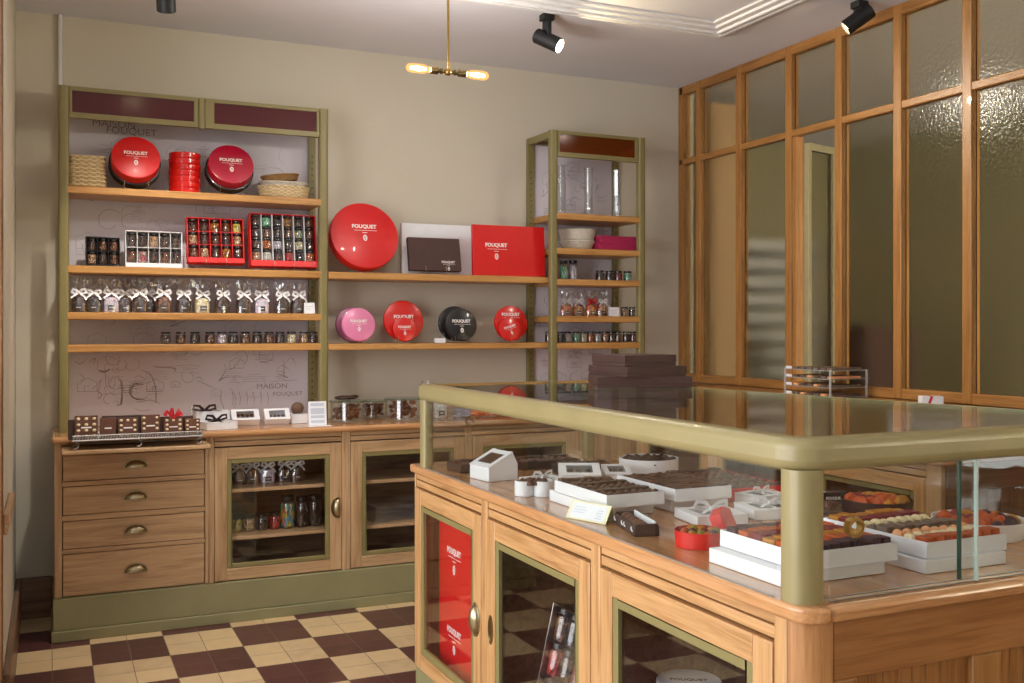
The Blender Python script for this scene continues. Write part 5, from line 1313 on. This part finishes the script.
# red heart box of jellies and its lid
t = thing('round_box', 'red box of fruit jellies near the olive corner post', 'box', (1.335, 1.90, ZCASE))
hp = [(.056 * math.cos(2 * math.pi * i / 36), .056 * math.sin(2 * math.pi * i / 36)) for i in range(36)]; n = 36
vs = [(p[0] * .97, p[1] * .97, 0) for p in hp] + [(p[0], p[1], .036) for p in hp] + [(p[0] * .955, p[1] * .955, .036) for p in hp] + [(p[0] * .955, p[1] * .955, .022) for p in hp]
fs = [tuple(range(n))[::-1], tuple(range(3 * n, 4 * n))] + [(k * n + j, (k * n + (j + 1) % n), (k + 1) * n + (j + 1) % n, (k + 1) * n + j) for k in range(3) for j in range(n)]
MB().add(vs, fs).build('carton', 'red', t)
JC = ['jelly_amber', 'jelly_lime', 'jelly_berry', 'jelly_orange', 'jelly_plum', 'jelly_amber']
for i in range(16):
    a = i * 2.4; q = .043 * math.sqrt((i + .3) / 16)
    piece(JC[i % 6], 'dome', TR(1.335 + q * math.cos(a), 1.90 + q * math.sin(a), ZCASE + .0225) @ SC(.027, .027, .024 - q * .15), '%s fruit jelly in the red box' % JC[i % 6][6:], 'jellies in the red box', 'fruit_jelly', 'jelly')
t = thing('box_lid', 'red lid standing tilted behind the red jelly box', 'lid', (1.452, 1.975, ZCASE), (0, 0, R(38)))
MB().prism([(-.045, 0), (.045, 0), (.045, .05), (.0, .062), (-.045, .05)], -.03, -.001, 1).xf(RX(-24)).build('lid_top', 'red', t, .002)
# white trays of fruit jellies
def lbl(tr): return lambda kind, i: '%s fruit jelly in %s' % (kind.replace('jelly_', ''), tr)
w, d, cx, cy = .245, .250, 1.408, 1.630
box_lid('white lid under the jelly tray behind the corner post', TR(1.390, 1.643, ZCASE), .262, .228, .030)
m = TR(cx, cy, ZCASE + .0305); open_tray('white tray of striped fruit jellies right behind the olive corner post', m, w, d, .036)
fill(m, w - .012, d - .012, .022, [('jelly_plum', 'bar', 9), ('jelly_orange', 'bar', 9), ('jelly_amber', 'bar', 9), ('jelly_berry', 'bar', 9), ('jelly_orange', 'bar', 9), ('jelly_plum', 'bar', 9)], lbl('the tray behind the corner post'), 'jellies in the tray behind the corner post', 'fruit_jelly', 'jelly', hgt=.022)
w, d, cx, cy = .226, .30, 1.712, 1.645
box_lid('white lid under the jelly tray next to the sliding glass edge', TR(cx - .012, cy - .008, ZCASE), w, d, .026)
m = TR(cx, cy, ZCASE + .0265); open_tray('white tray of mixed jellies and nougats next to the sliding glass edge', m, w, d, .034)
fill(m, w - .012, d - .012, .0206, [('jelly_orange', 'bar', 8), ('jelly_ivory', 'ball', 9), ('jelly_peach', 'dome', 8), ('jelly_taupe', 'bar', 8), ('jelly_taupe', 'dome', 8), ('jelly_ivory', 'ball', 9), ('jelly_berry', 'bar', 8), ('jelly_amber', 'bar', 8)], lbl('the tray next to the sliding glass'), 'jellies in the tray next to the sliding glass', 'fruit_jelly', 'jelly', hgt=.021)
# round baskets of candied fruit
for k, (cx, cy, r, mt, lb, nm) in enumerate(((1.985, 2.025, .092, 'brown_box_dark', 'dark round dish of candied orange slices by the staff side', 'the dark round dish'), (2.005, 1.72, .105, 'white', 'white round dish of candied fruit next to the sliding glass tracks', 'the white round dish'))):
    t = thing('round_dish', lb, 'dish', (cx, cy, ZCASE))
    MB().lathe([(0, 0), (r * .9, 0), (r * .93, .004), (r, .042), (r * .975, .042), (r * .9, .016), (0, .014)], n=40).build('dish', mt, t)
    for i in range(30):
        a = i * 2.39996; q = r * .78 * math.sqrt((i + .5) / 30)
        kd = ['jelly_orange', 'jelly_amber', 'jelly_orange', 'jelly_plum' if k else 'jelly_amber', 'jelly_berry'][i % 5]
        piece(kd, 'lump', TR(cx + q * math.cos(a), cy + q * math.sin(a), ZCASE + .018) @ RZ(i * 40) @ SC(.042, .03, .040 - q * .10), 'candied %s fruit in %s' % (kd[6:], nm), 'candied fruit in ' + nm, 'candied_fruit', 'fruit')
t = thing('round_dish', 'small pale dish of brown sweets behind the corner post', 'dish', (1.878, 2.10, ZCASE))
MB().lathe([(0, 0), (.04, 0), (.05, .024), (.047, .024), (.038, .006), (0, .005)], n=28).build('dish', 'acrylic', t)
for i in range(9):
    a = i * 2.4; q = .03 * math.sqrt((i + .4) / 9)
    piece('choc_milk', 'ball', TR(1.878 + q * math.cos(a), 2.10 + q * math.sin(a), ZCASE + .008) @ SC(.022, .022, .022), 'brown sweet in the small pale dish', 'brown sweets in the small pale dish', 'chocolate', 'chocolate')
t = thing('round_dish', 'small dish of candied fruit between the red lid and the corner post', 'dish', (1.50, 1.885, ZCASE))
MB().lathe([(0, 0), (.036, 0), (.046, .024), (.043, .024), (.034, .006), (0, .005)], n=28).build('dish', 'white', t)
for i in range(9):
    a = i * 2.4; q = .028 * math.sqrt((i + .4) / 9)
    piece(JC[i % 4], 'lump', TR(1.50 + q * math.cos(a), 1.885 + q * math.sin(a), ZCASE + .007) @ SC(.026, .022, .028), 'candied %s fruit in the small dish' % JC[i % 4][6:], 'candied fruit in the small dish', 'candied_fruit', 'fruit')
t = thing('gift_bar', 'dark wrapped bar tied with white ribbon, behind the jelly trays', 'gift', (1.965, 2.215, ZCASE), (0, 0, R(-14)))
b = MB().box(-.075, .075, -.022, .022, 0, .034).build('wrapped_bar', 'brown_box_dark', t, .004)
mb = MB(); write(mb, 'FOUQUET', TR(.03, -.0222, .017) @ FACE, .05, 1, .02); mb.build('lettering', 'white_print', b)
mb = MB(); mb.box(-.052, -.042, -.0228, .0228, -.0, .0347); mb.build('ribbon', 'ribbon_white', t); bow_mb(.032, .010, 21).xf(TR(-.047, 0, .035)).build('ribbon_bow', 'ribbon_white', t)

# ------------------------------------------------------------------ on the glass top and the ledge
for k, (cx, cy, w, d, h, rz, lb) in enumerate(((1.862, 3.01, .325, .215, .036, -21, 'wide brown box at the bottom of the three on the case top'), (1.858, 3.018, .244, .244, .034, 3, 'brown box in the middle of the three on the case top'), (1.845, 3.018, .212, .21, .038, 3, 'smallest brown box on top of the three on the case'))):
    z = 1.2233 + (0, .0365, .071)[k]
    t = thing('flat_box', lb, 'box', (cx, cy, z), (0, 0, R(rz)), 'brown boxes on the case top')
    MB().box(-w / 2, w / 2, -d / 2, d / 2, h * .32, h).build('lid', 'brown_box', t, .0012)
    MB().box(-w / 2 + .0015, w / 2 - .0015, -d / 2 + .0015, d / 2 - .0015, 0, h * .32).build('base', 'brown_box', t, .0008)
t = thing('tiered_stand', 'clear acrylic tiered stand of chocolate trays on the partition ledge', 'stand', (3.545, 3.965, 1.0838))
hx, hy = .115, .165
for z in (.003, .048, .090, .131): MB().box(-hx, hx, -hy, hy, z, z + .0035).build('tier', 'acrylic_edge', t)
for sx in (-1, 1):
    for sy in (-1, 1): MB().box(sx * hx - .004, sx * hx + .004, sy * hy - .004, sy * hy + .004, 0, .138).build('corner_leg', 'acrylic_edge', t)
for k, z in enumerate((.007, .052, .094, .135)):
    for j in range(6):
        a = -hy + .03 + j * .050
        kd = ('choc_dusted', 'jelly_taupe', 'jelly_peach')[(k + 2 * j) % 3] if k < 3 else 'jelly_taupe'
        piece(kd, 'bar', t.matrix_basis @ TR(-.0, a, z + .0) @ SC(.19, .044, .011), 'chocolate bar on the %s tier of the clear stand' % ORD[k], 'bars on tier %s' % ORD[k], 'chocolate_bar', 'chocolate')
    o = MB().box(-.0008, .0008, -.022, .022, 0, .013).build('tier_card', 'white'); o.location = (3.545 - hx + .006, 4.108, 1.0838 + z); tag(o, 'small white card on the %s tier of the clear stand' % ORD[k], 'card')
t = thing('gift_box', 'small white box with diagonal red ribbon on the partition ledge', 'box', (3.47, 3.225, 1.0838), (0, 0, R(-30)))
MB().box(-.045, .045, -.03, .03, 0, .046).build('carton', 'white', t, .002)
MB().box(-.006, .006, -.0306, .0306, -.0, .0466).xf(TR(-.02, 0, 0) @ Matrix(((1, 0, .35, 0), (0, 1, 0, 0), (0, 0, 1, 0), (0, 0, 0, 1)))).build('ribbon', 'ribbon_red', t)

# ================================================================== LAMPS
t = thing('pendant_lamp', 'brass rod pendant with two bare glowing bulbs', 'lamp', (1.54, 4.02, 2.514))
MB().lathe([(0, 0), (.0055, 0), (.0055, ZC - 2.514 - .02), (0, ZC - 2.514 - .02)], n=12).build('rod', 'brass', t)
MB().lathe([(0, ZC - 2.514 - .022), (.05, ZC - 2.514 - .022), (.055, ZC - 2.514 - .006), (.055, ZC - 2.5145), (0, ZC - 2.5145)], n=28).build('ceiling_rose', 'brass', t)
MB().ball((0, 0, 0), .017, 16, 10).build('hub', 'brass', t)
for s_ in (-1, 1):
    mm = RY(90 * s_)
    so = MB().lathe([(0, .014), (.008, .014), (.008, .024), (.013, .027), (.013, .034), (.008, .037), (.010, .044), (.016, .047), (.017, .08), (.013, .084), (0, .084)], n=20).xf(mm).build('socket', 'brass_dark', t)
    bl = MB().lathe([(0, .084), (.011, .084), (.013, .092), (.019, .108), (.020, .16), (.016, .178), (.006, .187), (0, .189)], n=20).xf(mm).build('bulb', 'bulb', t)
    fm = MB()
    for q in range(6): a = q * math.pi / 3; fm.tube([(.004 * math.cos(a), .004 * math.sin(a), .10), (.009 * math.cos(a), .009 * math.sin(a), .135), (.005 * math.cos(a + .5), .005 * math.sin(a + .5), .168)], .0016, 6)
    fm.xf(mm).build('filament', 'filament', bl)
    li = bpy.data.lights.new('bulb_glow', 'POINT'); li.energy = 12; li.color = (1, .94, .84); li.shadow_soft_size = .03
    o = bpy.data.objects.new('bulb_glow', li); C.objects.link(o); o.location = (1.54 + s_ * .135, 4.02, 2.514)
def track_spot(label, x, y, aim, drop=.10, lens='lens', energy=14):
    t = thing('track_spotlight', label, 'spotlight', (x, y, ZC), group='black ceiling spotlights')
    MB().box(-.03, .03, -.03, .03, -.035, -.0015).build('mount', 'black_matte', t, .004)
    MB().box(-.012, .012, -.03, .03, -drop, -.03).build('bracket', 'black_matte', t, .004)
    d = (Vector(aim) - Vector((x, y, ZC - drop))).normalized()
    q = d.to_track_quat('-Z', 'Y').to_matrix().to_4x4()
    m = TR(0, 0, -drop) @ q
    MB().lathe([(0, .065), (.034, .065), (.038, .06), (.038, -.075), (.034, -.078), (.033, -.062), (0, -.062)], n=28).xf(m).build('barrel', 'black_matte', t)
    MB().lathe([(0, -.0632), (.0325, -.0632), (.0325, -.065), (0, -.0652)], n=24).xf(m).build('lens', lens, t)
    li = bpy.data.lights.new('spot_beam', 'SPOT'); li.energy = energy; li.spot_size = R(75); li.spot_blend = .8; li.color = (1, .95, .86); li.shadow_soft_size = .03
    o = bpy.data.objects.new('spot_beam', li); C.objects.link(o); o.location = Vector((x, y, ZC - drop)) + d * .085; o.rotation_euler = d.to_track_quat('-Z', 'Y').to_euler()
    return t
track_spot('black ceiling spotlight above the tall shelving unit', .425, 4.30, (.62, 5.3, .95), .195, 'lens', 64)
track_spot('black ceiling spotlight by the moulding, aimed towards the partition', 2.235, 4.47, (2.835, 3.80, 2.38), .13, 'hot_lens', 38)
track_spot('black ceiling spotlight beside the partition, aimed at the display counter', 3.50, 3.68, (2.86, 4.20, 2.33), .080)

def area(name, loc, rot, sx, sy, e, col):
    li = bpy.data.lights.new(name, 'AREA'); li.shape = 'RECTANGLE'; li.size = sx; li.size_y = sy; li.energy = e; li.color = col
    o = bpy.data.objects.new(name, li); C.objects.link(o); o.location = loc; o.rotation_euler = rot; return o
area('daylight_side_windows', (-1.56, 2.05, 1.55), (0, R(-90), 0), 2.2, 3.55, 128, (.97, .985, 1.0))
area('daylight_front_window', (1.5, -2.04, 1.5), (R(90), 0, 0), 2.0, 2.0, 2, (1, .95, .88))
area('stockroom_fill', (5.0, -1.95, 1.7), (R(90), 0, 0), 2.0, 2.2, 210, (1, .95, .84))  # added unseen fill, no opening here; brightens the stockroom behind the hammered glass

w = bpy.data.worlds.new('sky'); bpy.context.scene.world = w; w.use_nodes = True
nt = w.node_tree; bg = nt.nodes['Background']; bg.inputs[0].default_value = (.75, .85, 1, 1); bg.inputs[1].default_value = .5

# ================================================================== CAMERA AND VIEW
cam = bpy.data.cameras.new('camera'); co = bpy.data.objects.new('camera', cam); C.objects.link(co)
co.location = (0, 0, EYE); co.rotation_euler = (R(90), 0, -YAW)
cam.sensor_fit = 'HORIZONTAL'; cam.sensor_width = 36; cam.lens = 36 * F / 1024; cam.shift_y = -(341.5 - HY) / 1024; cam.clip_start = .03
sc = bpy.context.scene; sc.camera = co
sc.view_settings.view_transform = 'Standard'; sc.view_settings.look = 'None'; sc.view_settings.gamma = 1; sc.view_settings.use_curve_mapping = False
sc.view_settings.exposure = 0.10
sc.cycles.use_denoising = True; sc.cycles.max_bounces = 14; sc.cycles.transparent_max_bounces = 40; sc.cycles.glossy_bounces = 6; sc.cycles.diffuse_bounces = 5; sc.cycles.transmission_bounces = 8
sc.cycles.sample_clamp_indirect = 6
